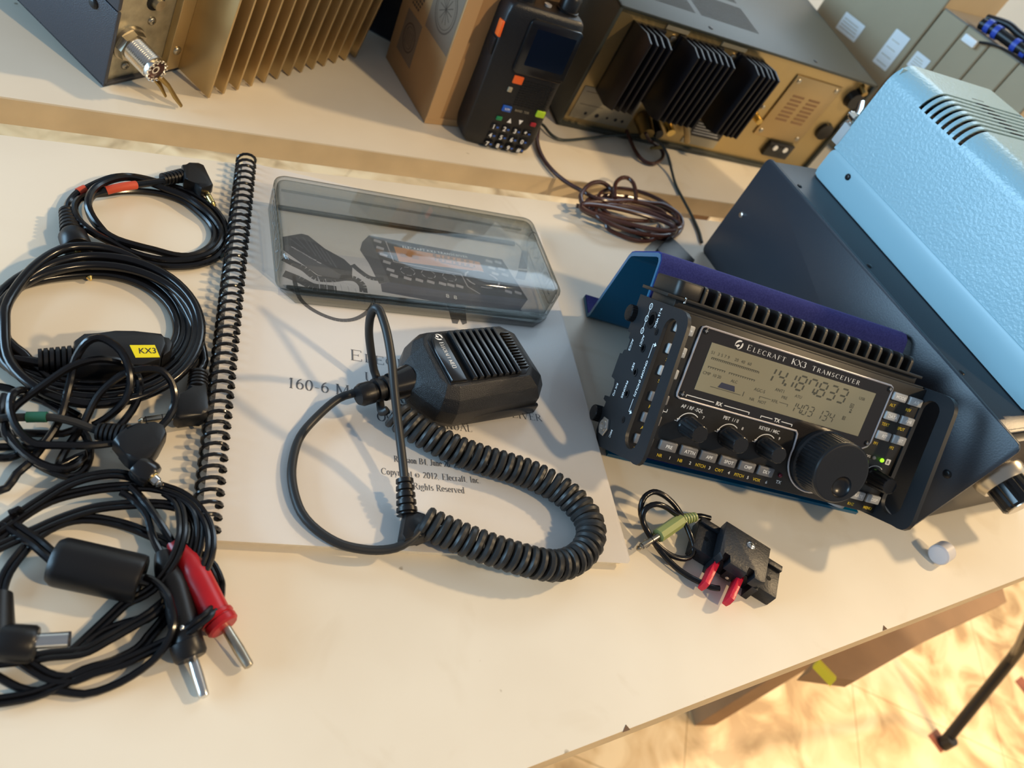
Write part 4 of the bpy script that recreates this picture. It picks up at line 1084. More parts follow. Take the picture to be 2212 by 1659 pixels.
# white plastic cap
M['translucent'] = mat('translucent_white_plastic', (.86, .84, .86), .35, spec=.5, trans=.35, sss=.3)
m = MB(); m.cyl((461.5, 18, 7.1), (471.5, 22, 7.1), 1, n=28, prof=[(.1, 0), (6, .0), (7, 1), (7, 10.8), (6.1, 10.8), (6.1, 1.6), (.1, 1.5)])
tag(m.build('plastic_cap', 'translucent'), 'tiny translucent white plastic cap lying on its side on the table', 'cap')

# ================================================================== black cables at the left
def tape(P, i0, i1, r, name, mt, parent, label=None):
    m = MB(); m.tube(P[i0:i1], r, 12); o = m.build(name, mt, parent)
    if label: o['label'] = label
def near(P, q):
    return min(range(len(P)), key=lambda i: (P[i]-Vector(q)).length)

# audio cable with red tape bands
ca = thing('audio_cable', 'thin black audio cable coiled in an oval with red tape bands', 'cable')
PA = spline([(-42.7,235.8,8.0),(-53.0,227.4,9.0),(-62.1,220.0,10.0),(-69.9,216.0,8.0),(-76.0,212.0,6.0),(-77.3,205.2,5.0),(-75.1,197.0,5.0),(-70.7,187.8,6.0),(-65.1,181.3,7.0),(-58.3,176.3,8.0),(-49.9,174.6,8.0),(-39.5,175.8,6.0),(-30.1,176.9,4.0),(-22.5,179.6,3.0),(-16.0,185.3,3.0),(-11.5,194.0,2.5),(-10.6,202.7,2.5),(-13.5,211.9,2.5),(-20.7,220.6,2.5),(-29.9,228.2,2.5),(-41.7,230.7,2.5),(-52.9,229.2,2.5),(-63.4,225.1,2.5),(-71.3,219.8,2.6),(-77.9,213.9,4.0),(-81.6,206.1,6.0),(-82.5,196.4,8.0),(-80.4,188.5,9.0),(-76.1,182.2,9.0),(-68.3,176.0,9.0),(-60.8,174.6,7.0),(-51.4,171.9,5.0),(-40.8,170.5,4.5),(-30.5,171.8,4.5),(-18.9,177.6,4.0),(-10.7,186.4,3.5),(-6.9,197.4,3.5),(-7.6,207.2,3.5),(-12.4,214.7,5.0),(-20.2,221.3,6.5),(-30.2,228.2,6.5),(-42.1,231.4,6.5),(-51.4,233.2,7.0),(-60.2,231.1,9.0),(-67.9,224.7,10.0),(-74.1,215.3,10.5),(-76.5,205.2,11.0),(-75.9,197.0,10.0),(-72.2,189.3,9.0),(-65.8,183.0,6.0),(-58.8,178.2,3.0),(-50.4,171.6,2.5),(-40.4,168.1,2.5),(-30.0,169.1,2.5),(-17.5,174.2,2.5),(-8.1,183.2,2.5),(-3.5,195.1,2.5),(-3.8,207.3,2.5),(-8.3,219.5,3.0),(-16.4,228.4,4.0),(-28.5,237.2,3.0),(-40.5,239.9,2.5),(-52.0,238.1,5.0),(-61.3,233.0,8.0),(-69.1,227.0,9.0),(-75.7,220.5,8.0),(-80.4,216.2,6.0),(-83.6,212.8,5.0),(-85.8,207.1,4.0),(-86.4,201.6,4.0),(-85.5,194.7,5.0)], 3)
MB().tube(PA, 2.05, 9).build('cord', 'pvc', ca)
i = near(PA, [(-62.1,220.0,10.0)][0]); tape(PA, i-2, i+3, 2.45, 'tape_band', mat('red_tape', (.55, .07, .03), .6), ca)
i = near(PA[-60:], [(-82.7,214.7,5.0)][0])+len(PA)-60; M['redtape'] = bpy.data.materials['red_tape']; tape(PA, i-1, i+2, 2.45, 'tape_band', 'redtape', ca)
g = [(-43.6,237.4,8.0),(-33.4,245.3,8.0),(-32.6,244.6,8.0),(-34.7,251.1,8.0),(-30.7,254.1,8.0),(-25.7,257.3,8.0),(-22.2,255.9,8.0),(-15.6,239.4,8.0),(-16.6,236.5,8.0),(-21.6,232.0,8.0),(-23.9,234.0,8.0),(-25.7,237.1,8.0),(-29.5,238.1,8.0),(-31.8,237.4,8.0),(-19.1,236.4,7.0),(-12.8,225.6,5.0)]
m = MB(); ringboot(m, g[0], g[1], 3.6, 4.4, 6); m.build('plug_boot', 'rubber', ca)
m = MB(); slab(m, [g[i] for i in range(3, 14)], 8.6, b=2.3); m.build('plug_body', 'rubber', ca)
jack(ca, g[14], g[15], 1.75, 2, 'gold')
g = [(-85.6,193.8,6.0),(-80.2,176.2,7.0),(-75.2,164.6,7.5),(-66.1,147.4,3.0)]
m = MB(); ringboot(m, g[0], g[1], 4.0, 5.4, 6); m.build('plug_boot', 'rubber', ca)
m = MB(); m.cyl(g[1], g[2], 1, n=20, prof=[(5.3, 0), (7, 3), (7.3, 12), (6.6, 13)]); m.build('plug_body', 'rubber', ca)
jack(ca, (g[2][0], g[2][1], 5), g[3], 1.75, 2, 'gold')

# thick data cable with the yellow labelled housing
cb = thing('data_cable', 'thick black coiled cable with an in-line box wearing a yellow KX3 label', 'cable')
def ringpts(left, top, right, bottom, h, cx=205, cy=712):
    out = []
    for k in range(16):
        a = 180-360*k/16
        c, s_ = cos(rad(a)), sin(rad(a))
        rx = right-cx if c > 0 else cx-left
        ry = cy-top if s_ > 0 else bottom-cy
        out.append((cx+rx*c, cy-ry*s_, h))
    return out
_F = Matrix(Rw); _C = Vector((-14.5407, -177.5349, 318.2657))
def px2w(u, v, h):
    """a point seen along one photo ray at height h (mm), used once to lay the coils on the table"""
    d = _F.transposed() @ Vector(((u-1106)/FPX, (v-829.5)/FPX, 1)); return _C+d*((h-_C.z)/d.z)
rings = [(-60, 592, 384, 812, 3), (-48, 574, 398, 826, 3), (-30, 556, 412, 842, 5), (-14, 573, 424, 858, 9), (2, 553, 434, 872, 10)]
PX_ = [(120, 790, 7), (40, 777, 7), (-10, 772, 7), (-50, 745, 6)]
for r_ in rings: PX_ += ringpts(*r_)
PX_ += [(10, 700, 11), (18, 650, 11), (70, 580, 12), (130, 540, 12), (190, 532, 12), (260, 545, 10), (330, 585, 8), (390, 650, 7), (425, 720, 6), (440, 780, 4), (430, 800, 4), (427, 818, 6)]
PB = spline([px2w(*p) for p in PX_], 4)
MB().tube(PB, 2.45, 10).build('cord', 'pvc', cb)
PB2 = spline([px2w(*p) for p in [(4, 690, 9), (14, 735, 9), (50, 765, 8), (75, 790, 5), (150, 840, 3), (250, 850, 3), (330, 820, 3)]], 4)
MB().tube(PB2, 2.45, 10).build('cord', 'pvc', cb)
g = [(-76.8,85.1,8.0),(-63.1,88.2,8.0),(-64.1,93.7,9.0),(-60.9,99.1,9.0),(-48.3,103.2,9.0),(-40.1,104.9,9.0),(-28.3,106.5,9.0),(-26.6,104.5,9.0),(-25.5,100.2,9.0),(-27.0,89.4,9.0),(-33.6,84.4,9.0),(-57.4,79.4,9.0),(-61.4,80.6,9.0),(-27.9,106.2,9.0),(-24.4,105.8,9.0),(-22.5,102.5,9.0),(-23.0,96.8,9.0),(-26.2,92.3,9.0)]
m = MB(); ringboot(m, g[0], g[1], 5.2, 6.8, 6, gap=.62); m.build('strain_relief', 'rubber', cb)
m = MB(); slab(m, [g[i] for i in range(2, 13)], 13, b=1.6); m.build('housing', 'rubber', cb)
m = MB(); slab(m, [g[i] for i in range(13, 18)], 10, b=1.6); m.build('housing_end', 'rubber', cb)
M['yellowlabel'] = mat('yellow_label', (.80, .66, .01), .4)
q = [(-40.9,95.1,15.8),(-30.3,97.5,15.8),(-27.1,90.2,15.8),(-37.3,87.9,15.8)]
MB().prism([(p[0], p[1]) for p in q], 15.5, 15.75).build('label', 'yellowlabel', cb, smooth=0)
a, b = Vector([(-36.4,90.6,15.8)][0]), Vector([(-29.6,92.2,15.8)][0]); d = b-a
m = MB(); text(m, 'KX3', 0, 0, 3.6, Matrix.Translation((a.x, a.y, 15.82)) @ Matrix.Rotation(math.atan2(d.y, d.x), 4, 'Z'), wide=d.length/8.1*1.0, bold=.01); m.build('label_lettering', 'ink', cb, smooth=0)
g = [(-9.1,90.6,7.0),(-8.5,79.7,7.0),(-13.4,89.2,7.0),(-6.9,91.0,7.0),(-4.7,81.9,7.0),(-2.2,67.2,7.0),(-2.8,63.8,7.0),(-5.6,62.1,7.0),(-14.7,58.3,7.0),(-16.9,59.6,7.0),(-17.8,64.2,7.0),(-16.1,67.2,7.0),(-13.6,71.5,7.0),(-13.2,79.9,7.0),(-17.2,63.3,6.0),(-31.8,59.8,4.0),(-10.1,99.4,6.0)]
m = MB(); ringboot(m, g[0], g[1], 4.6, 5.0, 5); m.build('plug_boot', 'rubber', cb)
m = MB(); slab(m, [g[i] for i in range(4, 14)], 9.6, b=2.4); m.build('plug_body', 'rubber', cb)
jack(cb, g[14], g[15], 1.75, 2, 'nickel')

# thin cable with green sleeve and large right-angle plug
cc = thing('interface_cable', 'thin black looped cable with a green sleeve and a gold tipped right-angle plug', 'cable')
A1 = spline([(-45.3,47.4,10.0),(-50.4,48.5,11.0),(-55.4,49.5,12.0),(-61.9,50.0,13.0),(-66.2,50.0,13.0),(-71.2,50.0,12.0),(-76.3,49.8,11.0),(-81.6,49.5,10.0),(-87.5,47.6,9.0)], 3)
MB().tube(A1, 1.75, 9).build('cord', 'cord', cc)
M['greensl'] = mat('green_heat_shrink', (.015, .10, .06), .5)
i0, i1 = near(A1, [(-65.8,50.1,13.0)][0]), near(A1, [(-76.3,49.8,11.0)][0]); m = MB(); m.tube(A1[i0:i1], 2.35, 12); m.build('sleeve', 'greensl', cc)
loops = [
 [(-48.9,53.4,6.0),(-44.6,55.5,9.0),(-40.5,58.3,13.0),(-37.7,61.3,17.0),(-36.6,66.2,22.0),(-38.3,71.5,27.0),(-42.3,77.6,30.0),(-47.7,81.6,31.0),(-52.6,83.0,31.0),(-56.6,81.4,29.0),(-59.4,79.0,24.0),(-60.7,75.2,20.0),(-61.0,71.5,15.0),(-61.3,63.8,12.0),(-61.5,54.5,10.0),(-63.0,47.5,8.0),(-65.2,40.8,7.0),(-67.4,35.1,6.0),(-69.5,30.5,5.0),(-72.5,26.2,4.0),(-74.7,19.7,3.0),(-80.0,17.5,2.5)],
 [(-39.7,49.7,9.0),(-37.2,55.2,9.0),(-34.7,61.9,9.0),(-33.2,68.2,10.0),(-32.9,71.2,12.0),(-34.2,76.4,14.0),(-36.7,77.6,18.0),(-40.5,78.9,21.0),(-47.9,78.2,23.0),(-54.3,76.4,23.0),(-61.3,72.8,21.0),(-68.3,67.0,17.0),(-75.6,60.4,12.0),(-78.9,56.8,10.0),(-80.7,52.2,9.0),(-81.2,47.5,8.0),(-80.0,43.2,7.0),(-75.9,39.2,6.0),(-70.1,33.5,6.0),(-62.4,28.5,6.0),(-55.8,25.9,6.0),(-51.3,26.7,5.0),(-48.5,30.4,5.0),(-47.7,37.7,4.0),(-49.3,44.7,4.0),(-52.3,50.2,4.0),(-55.1,51.4,5.0),(-60.2,49.4,3.0),(-74.2,48.0,2.5),(-83.1,46.5,2.5),(-87.3,45.0,2.5)],
 [(-52.6,53.9,7.0),(-51.2,58.9,10.0),(-49.1,63.8,14.0),(-45.5,67.9,18.0),(-40.4,71.4,22.0),(-35.6,73.1,24.0),(-30.3,74.3,25.0),(-25.1,74.7,24.0),(-20.6,72.0,21.0),(-18.0,66.3,18.0),(-17.8,62.3,15.0),(-19.5,55.8,13.0),(-23.9,49.7,12.0),(-31.7,44.7,11.0),(-41.0,40.7,11.0),(-50.1,37.7,12.0),(-59.3,36.7,12.0),(-67.3,36.8,11.0),(-71.9,38.9,12.0),(-76.6,44.0,13.0),(-79.8,50.7,14.0),(-80.9,56.9,14.0),(-80.2,59.5,15.0),(-78.2,62.9,13.0),(-74.6,65.7,8.0),(-69.6,65.9,4.0),(-62.5,63.1,3.0),(-55.5,59.4,3.0)],
 [(-85.0,63.8,7.0),(-84.9,57.3,7.0),(-82.7,49.9,7.0),(-78.8,42.9,7.0),(-73.9,37.1,7.0),(-67.4,31.2,8.0),(-60.8,28.2,8.0),(-54.6,27.9,8.0),(-51.2,31.7,7.0),(-49.2,37.9,6.0),(-55.6,33.0,5.0),(-58.4,31.4,5.0),(-57.8,38.2,4.0),(-56.0,45.6,4.0),(-54.2,50.1,5.0),(-52.8,55.2,6.0),(-51.4,60.0,8.0)],
 [(-85.1,39.3,2.5),(-79.8,39.9,2.5),(-74.0,41.1,2.5),(-67.5,43.0,3.0),(-64.6,47.1,4.0),(-62.8,54.4,5.0)],
 [(-83.8,34.1,2.5),(-78.6,34.5,2.5),(-75.3,36.0,2.5),(-72.5,38.4,3.0),(-68.9,40.6,3.0)],
 [(-90.4,70.5,4.0),(-85.2,70.0,4.0),(-78.5,68.1,3.0),(-70.9,66.0,3.0),(-64.3,62.3,3.0),(-56.8,57.3,3.0),(-52.6,55.8,4.0)]]
m = MB()
for l in loops: MB().tube(spline(l, 3), 1.75, 9).build('cord', 'pvc', cc)
g = [(-46.3,47.5,10.0),(-34.4,45.0,12.0),(-35.6,45.9,13.0),(-29.3,46.1,14.0),(-28.1,49.7,14.0),(-24.6,50.9,14.0),(-20.2,49.2,14.0),(-18.8,45.2,14.0),(-20.9,38.1,14.0),(-23.3,30.7,14.0),(-26.9,28.1,14.0),(-31.5,29.1,13.0),(-33.1,31.5,13.0),(-36.3,35.3,12.0),(-39.4,38.4,12.0),(-38.0,42.2,12.0),(-28.3,29.4,13.0),(-22.5,25.4,12.0),(-19.5,23.1,11.0)]
m = MB(); ringboot(m, g[0], g[1], 4.0, 5.4, 6); m.build('plug_boot', 'rubber', cc)
m = MB(); slab(m, [g[i] for i in range(2, 16)], 10, b=2); m.build('plug_body', 'rubber', cc)
m = MB(); m.cyl(g[16], g[17], 1, n=24, prof=[(5.2, 0), (5.8, 2), (5.9, 6.5), (5.2, 8.2), (3.2, 8.4)]); m.build('plug_barrel', 'gloss', cc)
m = MB(); v_ = (Vector(g[18])-Vector(g[17])).normalized(); m.cyl(g[17], tuple(Vector(g[17])+v_*1.4), 3.2, 3.0, 20); m.build('gold_ring', 'gold', cc)
m = MB(); m.cyl(tuple(Vector(g[17])+v_*1.2), tuple(Vector(g[17])+v_*6), 1, n=16, prof=[(2.2, 0), (2.2, 2.6), (1.5, 3.2), (1.9, 3.8), (.6, 5)]); m.build('jack_tip', 'steel', cc)

# twin power lead with ferrite, banana plugs and barrel plug
cd = thing('power_lead', 'black twin power lead with a fat ferrite cylinder and red and black banana plugs', 'power lead')
def twin(P, r=1.25, name='twin_cord'):
    P = spline(P, 3); m = MB(); n = len(P)
    for s_ in (-1, 1):
        Q = []
        for i in range(n):
            t = (P[min(i+1, n-1)]-P[max(i-1, 0)]); sd = t.cross(Vector((0, 0, 1)))
            if sd.length < 1e-6: sd = Vector((1, 0, 0))
            Q.append(P[i]+sd.normalized()*(r*.88)*s_)
        m.tube(Q, r, 8)
    return m.build(name, 'pvc', cd)
twin([(-76.2,-1.9,3.0),(-72.6,0.7,4.0),(-68.0,5.8,5.0),(-60.9,13.6,6.0),(-53.2,20.3,8.0),(-44.7,24.7,9.0),(-35.6,27.0,9.0),(-28.5,27.0,7.0),(-18.8,23.3,8.0),(-10.1,19.8,9.0),(-3.2,13.9,10.0),(1.9,5.9,11.0),(4.4,-3.0,12.0),(4.4,-11.9,12.0),(1.9,-19.1,11.0),(-3.6,-24.9,9.0),(-9.2,-29.2,8.0),(-14.3,-34.5,7.0),(-22.3,-39.9,5.0),(-28.7,-44.1,4.0),(-33.8,-47.3,3.0),(-39.0,-48.6,3.0),(-45.6,-49.2,3.0),(-53.2,-50.8,3.0),(-63.2,-51.9,3.0)])
twin([(-75.2,-6.2,3.0),(-72.0,-2.4,3.0),(-66.7,6.1,4.0),(-58.1,14.1,5.0),(-46.8,19.0,6.0),(-34.7,21.8,7.0),(-21.8,22.9,7.0),(-13.4,20.6,8.0),(-7.1,16.7,9.0),(-2.5,10.6,10.0),(-0.2,2.6,10.0),(-0.2,-6.1,10.0),(-1.8,-14.8,9.0),(-4.3,-22.5,7.0),(-6.9,-26.8,6.0),(-10.2,-30.0,5.0),(-15.6,-34.9,4.0),(-22.6,-37.5,3.5),(-29.3,-40.4,3.0),(-34.2,-45.0,3.0)])
twin([(-74.4,-9.8,3.0),(-71.0,-6.7,3.0),(-62.4,-0.8,4.0),(-53.4,5.4,5.0),(-42.3,10.9,6.0),(-30.3,14.0,6.0),(-19.2,15.4,6.0),(-12.7,15.1,6.0),(-7.5,12.9,7.0),(-3.8,8.4,8.0),(-1.7,2.3,9.0),(-2.1,-5.7,9.0),(-3.5,-16.3,8.0),(-5.7,-23.1,6.0),(-8.1,-32.3,4.0),(-10.7,-37.5,3.0),(-13.7,-42.1,2.6),(-16.8,-47.0,2.6),(-24.6,-51.9,2.6),(-33.7,-55.3,2.6),(-39.7,-59.4,2.6),(-48.0,-63.4,2.6),(-57.6,-65.3,2.6),(-61.4,-65.2,2.6)])
twin([(-66.3,-27.1,2.6),(-66.7,-23.1,2.6),(-66.2,-17.1,3.0),(-63.3,-9.6,4.0),(-58.6,-0.9,4.0),(-51.0,5.4,4.0),(-41.7,7.5,4.0),(-28.9,5.4,4.0),(-18.9,1.8,3.5),(-11.5,-1.3,3.0),(-3.7,-3.6,3.0),(2.2,-6.8,3.0),(6.9,-11.3,3.0),(9.9,-18.5,4.0),(10.1,-22.5,6.0),(9.8,-29.0,9.0),(7.6,-35.6,13.0),(2.7,-41.2,14.0),(-2.4,-44.2,10.0),(-7.6,-45.8,6.0),(-13.3,-48.1,4.0),(-21.7,-52.2,3.0),(-30.9,-55.3,2.6),(-36.0,-57.7,2.6),(-42.6,-57.8,3.0),(-48.4,-55.0,3.0),(-53.5,-51.8,4.0)])
twin([(-15.8,21.0,7.0),(-11.7,17.3,8.0),(-8.8,11.5,9.0),(-7.3,3.1,11.0),(-7.1,-4.9,12.0),(-8.8,-13.8,12.0),(-11.7,-20.1,11.0),(-15.2,-24.5,8.0),(-19.6,-27.2,6.0),(-23.9,-28.9,4.0),(-29.9,-36.5,3.0),(-35.7,-44.3,2.8),(-38.6,-48.2,2.8)])
MB().tube(spline([(-18.2,-21.9,12.0),(-15.4,-23.4,13.0),(-12.0,-26.6,14.0),(-8.9,-31.2,15.0),(-7.5,-35.0,15.0),(-6.0,-38.9,14.0),(-5.9,-43.4,12.0),(-7.9,-48.3,8.0),(-11.8,-52.8,5.0),(-17.9,-57.4,3.0),(-24.6,-60.9,2.0),(-32.3,-63.2,2.0),(-40.5,-61.9,2.0),(-49.7,-61.6,1.6),(-56.1,-58.9,1.6),(-62.6,-55.0,1.6)], 3), 1.5, 9).build('single_cord', 'pvc', cd)
MB().tube(spline([(-32.9,19.3,7.0),(-29.0,17.2,7.0),(-24.6,13.0,7.0),(-21.0,8.0,7.0),(-18.4,0.3,7.0),(-16.2,-4.7,7.0),(-13.6,-9.1,7.0)], 3), 1.6, 9).build('banana_lead', 'pvc', cd)
MB().tube(spline([(-29.7,21.9,8.0),(-26.8,19.1,8.0),(-21.3,12.1,9.0),(-15.4,3.1,10.0),(-9.2,-5.2,8.0)], 3), 1.6, 9).build('banana_lead', 'pvc', cd)
g = [(-51.6,-14.8,9.5),(-19.2,-21.6,9.5)]
m = MB(); Lf = (Vector(g[1])-Vector(g[0])).length
m.cyl(g[0], g[1], 1, n=32, prof=[(5, 0), (8, .4), (9.4, 2.4), (9.6, 4), (9.6, Lf-2), (9.2, Lf-.6), (8, Lf), (6.8, Lf-.6), (6.2, Lf-4), (.1, Lf-4)])
m.build('ferrite_housing', 'rubber', cd)
v_ = (Vector(g[1])-Vector(g[0])).normalized()
MB().cyl(tuple(Vector(g[1])-v_*5), tuple(Vector(g[1])+v_*3), 3, 2.2, 14).build('ferrite_clip', 'gloss', cd)
twin([(-50.7,-14.1,9.0),(-54.3,-10.6,8.0),(-59.0,-5.7,6.0),(-63.5,-2.2,5.0),(-68.6,1.8,4.0),(-71.6,3.8,4.0)], 1.6)
MB().tube([(-69.3,6.3,4.0),(-69.8,5.5,9.0),(-67.6,7.0,9.0),(-66.8,8.0,4.0)], 1.2, 6).build('cable_tie', 'pvc', cd)
rbn = [(-10.2,-3.5,7.0),(-5.5,-9.3,7.5),(-1.3,-15.2,7.5),(9.9,-35.8,7.5),(13.2,-40.0,7.5),(13.6,-39.0,6.0),(24.2,-54.5,4.0)]
m = MB(); m.tube(spline(rbn[:5], 2), 1, 18) if 0 else None
def sleeve(pts, rs, name, mt, n=18):
    m = MB(); P = [Vector(p) for p in pts]; m.tube(P, rs, n); return m.build(name, mt, cd)
P = spline(rbn[:4], 2); k = len(P)
sleeve(P, [min(6.0, 2.6+3.4*min(1, i/(k*.45))**.7) for i in range(k)], 'banana_sleeve', 'redban')
m = MB(); d_ = (Vector(rbn[4])-Vector(rbn[3])); p3 = Vector(rbn[3]); L_ = d_.length
m.cyl(tuple(p3-d_*.12), tuple(p3+d_*1.02), 1, n=20, prof=[(6.2, 0), (6.9, .3), (6.9, 1.6), (6.2, 2), (6.2, 2.4), (6.7, 2.8), (6.5, L_*.95), (5.6, L_*1.12)]); m.build('banana_collar', 'redban', cd)
def pin(a, b, mt):
    a, b = Vector(a), Vector(b); Lp = (b-a).length
    MB().cyl(a, b, 1, n=14, prof=[(2.0, 0), (2.15, Lp*.3), (2.25, Lp*.55), (2.05, Lp*.85), (2.1, Lp*.9), (1.9, Lp*.97), (.9, Lp)]).build('banana_pin', mt, cd)
pin(rbn[5], rbn[6], 'nickel')
bb = [(-13.2,-8.1,6.5),(-10.6,-16.5,7.0),(-7.0,-23.7,7.0),(-0.8,-42.3,7.0),(0.7,-48.2,6.5),(1.5,-48.2,5.0),(8.6,-65.6,3.0)]
P = spline(bb[:5], 2); k = len(P)
sleeve(P, [min(5.6, 3.2+2.4*min(1, i/(k*.35))**.7) for i in range(k)], 'banana_sleeve', 'rubber')
MB().ball([(-2.6,-42.1,11.5)][0], 1.3).build('grub_screw', 'steel', cd)
m = MB(); a_, b_ = Vector(bb[4]), Vector(bb[6]); d_ = (b_-a_).normalized(); m.cyl(tuple(a_-d_*3), tuple(a_+d_*4), 1, n=20, prof=[(5.4, 0), (6.3, .4), (6.3, 5.6), (5.4, 7)]); m.build('banana_collar', 'rubber', cd)
pin(bb[5], bb[6], 'steel')
g = [(-60.7,-49.6,12.0),(-49.8,-49.1,12.0),(-49.9,-47.9,12.0),(-40.2,-47.1,12.0),(-39.3,-47.0,12.0),(-62.5,-48.4,12.0),(-66.1,-32.7,12.0)]
m = MB(); Ld = (Vector(g[1])-Vector(g[5])).length
m.cyl(g[5], g[1], 1, n=24, prof=[(5.5, 0), (6.6, 2), (6.6, Ld-1.2), (5.8, Ld)]); m.build('barrel_plug_body', 'rubber', cd)
m = MB(); m.cyl(g[5], [(-65.4,-31.0,12.0)][0], 6.4, 4.6, 22); m.ball(g[5], 6.6); m.build('barrel_plug_elbow', 'rubber', cd)
m = MB(); m.cyl(tuple(Vector(g[2])), g[3], 2.75, n=20); m.build('barrel', 'steel', cd)
m = MB(); m.cyl(g[3], g[4], 2.75, 2.6, 20); m.build('barrel_tip', 'ink', cd)

# brown twin flex and thin grey cable behind
M['brownflex'] = mat('brown_flex', (.055, .022, .018), .25, spec=.6)
ce = thing('brown_flex', 'bundle of shiny dark brown two core flex lying across the gap between the tables', 'cable')
def flex(P, r=1.9):
    MB().tube(spline(P, 3), r, 9).build('cord', 'brownflex', ce)
flex([(248.0,443.5,4.0),(242.4,420.2,3.0),(241.7,402.6,2.5),(244.6,386.3,2.5),(251.4,371.4,3.0),(260.6,360.1,4.0),(270.6,351.0,6.0),(278.6,340.6,9.0),(293.4,340.5,10.0),(318.0,351.6,9.0),(335.4,355.4,9.0),(353.2,359.0,9.0),(365.7,354.2,8.0),(371.1,346.6,6.0),(363.8,330.6,5.0),(349.9,317.1,4.0),(335.4,312.4,4.0),(325.5,316.2,5.0),(305.0,319.2,6.0),(285.5,322.1,6.0),(267.5,328.1,5.0),(260.5,329.6,4.0)])
def kring(cx, cy, a, b, rot, h, n=14, ph=0):
    out = []
    for i in range(n+3):
        t = 2*pi*i/n+ph; x = cx+a*cos(t)*cos(rot)-b*sin(t)*sin(rot); y = cy+a*cos(t)*sin(rot)+b*sin(t)*cos(rot)
        out.append(px2w(1150+x/4.424, 250+y/4.424, h+2*sin(2*t+ph)))
    return out
for q in ((960, 940, 460, 150, .22, 4, .2), (940, 960, 490, 95, .20, 8, 1.5), (980, 1000, 400, 110, .26, 10, 3), (900, 900, 380, 90, .16, 6, 4), (1010, 900, 400, 170, .32, 5, 2.2), (920, 975, 470, 60, .24, 13, .8)):
    flex(kring(*q[:6], ph=q[6]))
flex([(283.8,315.9,6.0),(284.5,309.0,4.0),(291.7,305.9,3.0),(302.1,303.2,3.0),(314.3,303.2,3.0),(327.3,308.1,3.0),(338.7,319.0,4.0),(338.3,326.6,7.0)])
flex([(274.0,332.0,6.0),(264.9,327.5,8.0),(262.4,333.9,10.0),(269.0,346.6,11.0),(279.1,358.8,11.0),(289.8,366.0,10.0),(297.4,365.0,9.0),(301.1,357.2,8.0),(296.0,340.3,7.0)])
flex([(297.1,343.0,12.0),(299.1,354.3,13.0),(304.2,366.9,13.0),(312.5,377.2,13.0),(319.8,380.2,13.0),(323.7,374.7,13.0),(323.7,363.7,12.0),(321.3,352.0,11.0)])
flex([(348.0,475.3,10.0),(350.7,464.6,7.0),(354.4,450.8,4.0),(360.9,439.9,2.5),(371.5,439.2,2.5),(383.9,450.0,3.0),(388.9,459.2,5.0),(384.9,465.9,8.0),(368.3,462.2,14.0),(357.3,457.5,22.0)])
M['brasslug'] = mat('dull_brass', (.42, .30, .12), .4, metal=1)
m = MB(); q = [(374.4,462.2,6.0),(387.2,465.5,9.0)]; m.cyl(q[0], q[1], 1.6, 2.4, 8); m.build('ring_terminal', 'brasslug', ce)
m = MB(); q = [(308.3,311.4,7.0),(323.5,310.0,5.0)]; m.tube([q[0], q[1]], 5, 12, flat=.6); m.build('plug_end', 'rubber', ce)
q = [(324.5,289.9,3.0),(345.7,314.7,3.0),(352.1,302.7,3.0),(361.7,287.1,3.0),(342.7,265.4,3.0),(325.2,260.4,3.0)]
tag(MB().prism([(p[0], p[1]) for p in q], .3, 9, b=1.5).build('wall_plug', 'rubber'), 'flat matte black plug body half hidden behind the top of the blue stand', 'plug')
M['greyflex'] = mat('dark_green_grey_cable', (.035, .045, .042), .4)
o = MB().tube(spline([(248.7,449.3,5.0),(254.1,447.4,4.0),(260.0,437.0,3.0),(272.0,435.1,2.0),(298.6,449.7,2.0),(330.0,465.2,5.0),(353.5,471.7,9.0),(368.9,469.9,13.0),(379.2,459.8,15.0),(388.2,451.6,10.0),(391.2,434.8,4.0),(390.3,413.7,1.6),(390.6,393.8,1.6),(391.7,367.1,1.6),(391.3,344.0,1.6),(388.3,326.8,1.6)], 3), 1.35, 9).build('thin_cable', 'greyflex')
tag(o, 'thin dark green grey cable running past the rear radio down to the black power box', 'cable')

# ================================================================== black box with silver knob
M['boxblack'] = mat('black_painted_steel', (.026, .031, .040), .36, spec=.5, bump=.12, bscale=900)
M['knobcap'] = mat('machined_aluminium', (.62, .56, .46), .25, metal=1)
bb_ = thing('black_instrument_case', 'plain black steel instrument case under the pale blue box, silver skirted knob in front', 'instrument', mw=poseM(451, 39, .2319))
# side wall wraps past a recessed front
BL, BW, BH = 286, 150, 99
T = Matrix(((0, 0, 1, 0), (1, 0, 0, 0), (0, 1, 0, 0), (0, 0, 0, 1)))
MB().prism([(p[0], p[1]) for p in rrect(0, BL, 0, BH, 5, 5)], 0, 2.2, T, b=.5).build('side_cover', 'boxblack', bb_)
MB().prism([(p[0], p[1]) for p in rrect(0, BL, 0, BH, 5, 5)], BW-2.2, BW, T, b=.5).build('side_cover', 'boxblack', bb_)
MB().box(2, BW-2, 12, BL-8, 3, BH-.6, b=1.2).build('chassis', 'boxblack', bb_)
MB().box(.4, BW-.4, 14, BL-6, BH-2.2, BH-.2, b=.8).build('top_cover', 'boxblack', bb_)
M['frontbrown'] = mat('dark_brown_front', (.055, .042, .03), .4)
m = MB(); m.mat = 0; m.box(2.5, BW-2.5, 6, 12, 2.5, BH-2, b=.6); m.mat = 1
text(m, 'POWER', 60, 8, 3, Matrix.Translation((0, 5.8, 0)) @ Matrix.Rotation(rad(90), 4, 'X')) if 0 else None
m.build('front_panel', ['frontbrown', 'white'], bb_)
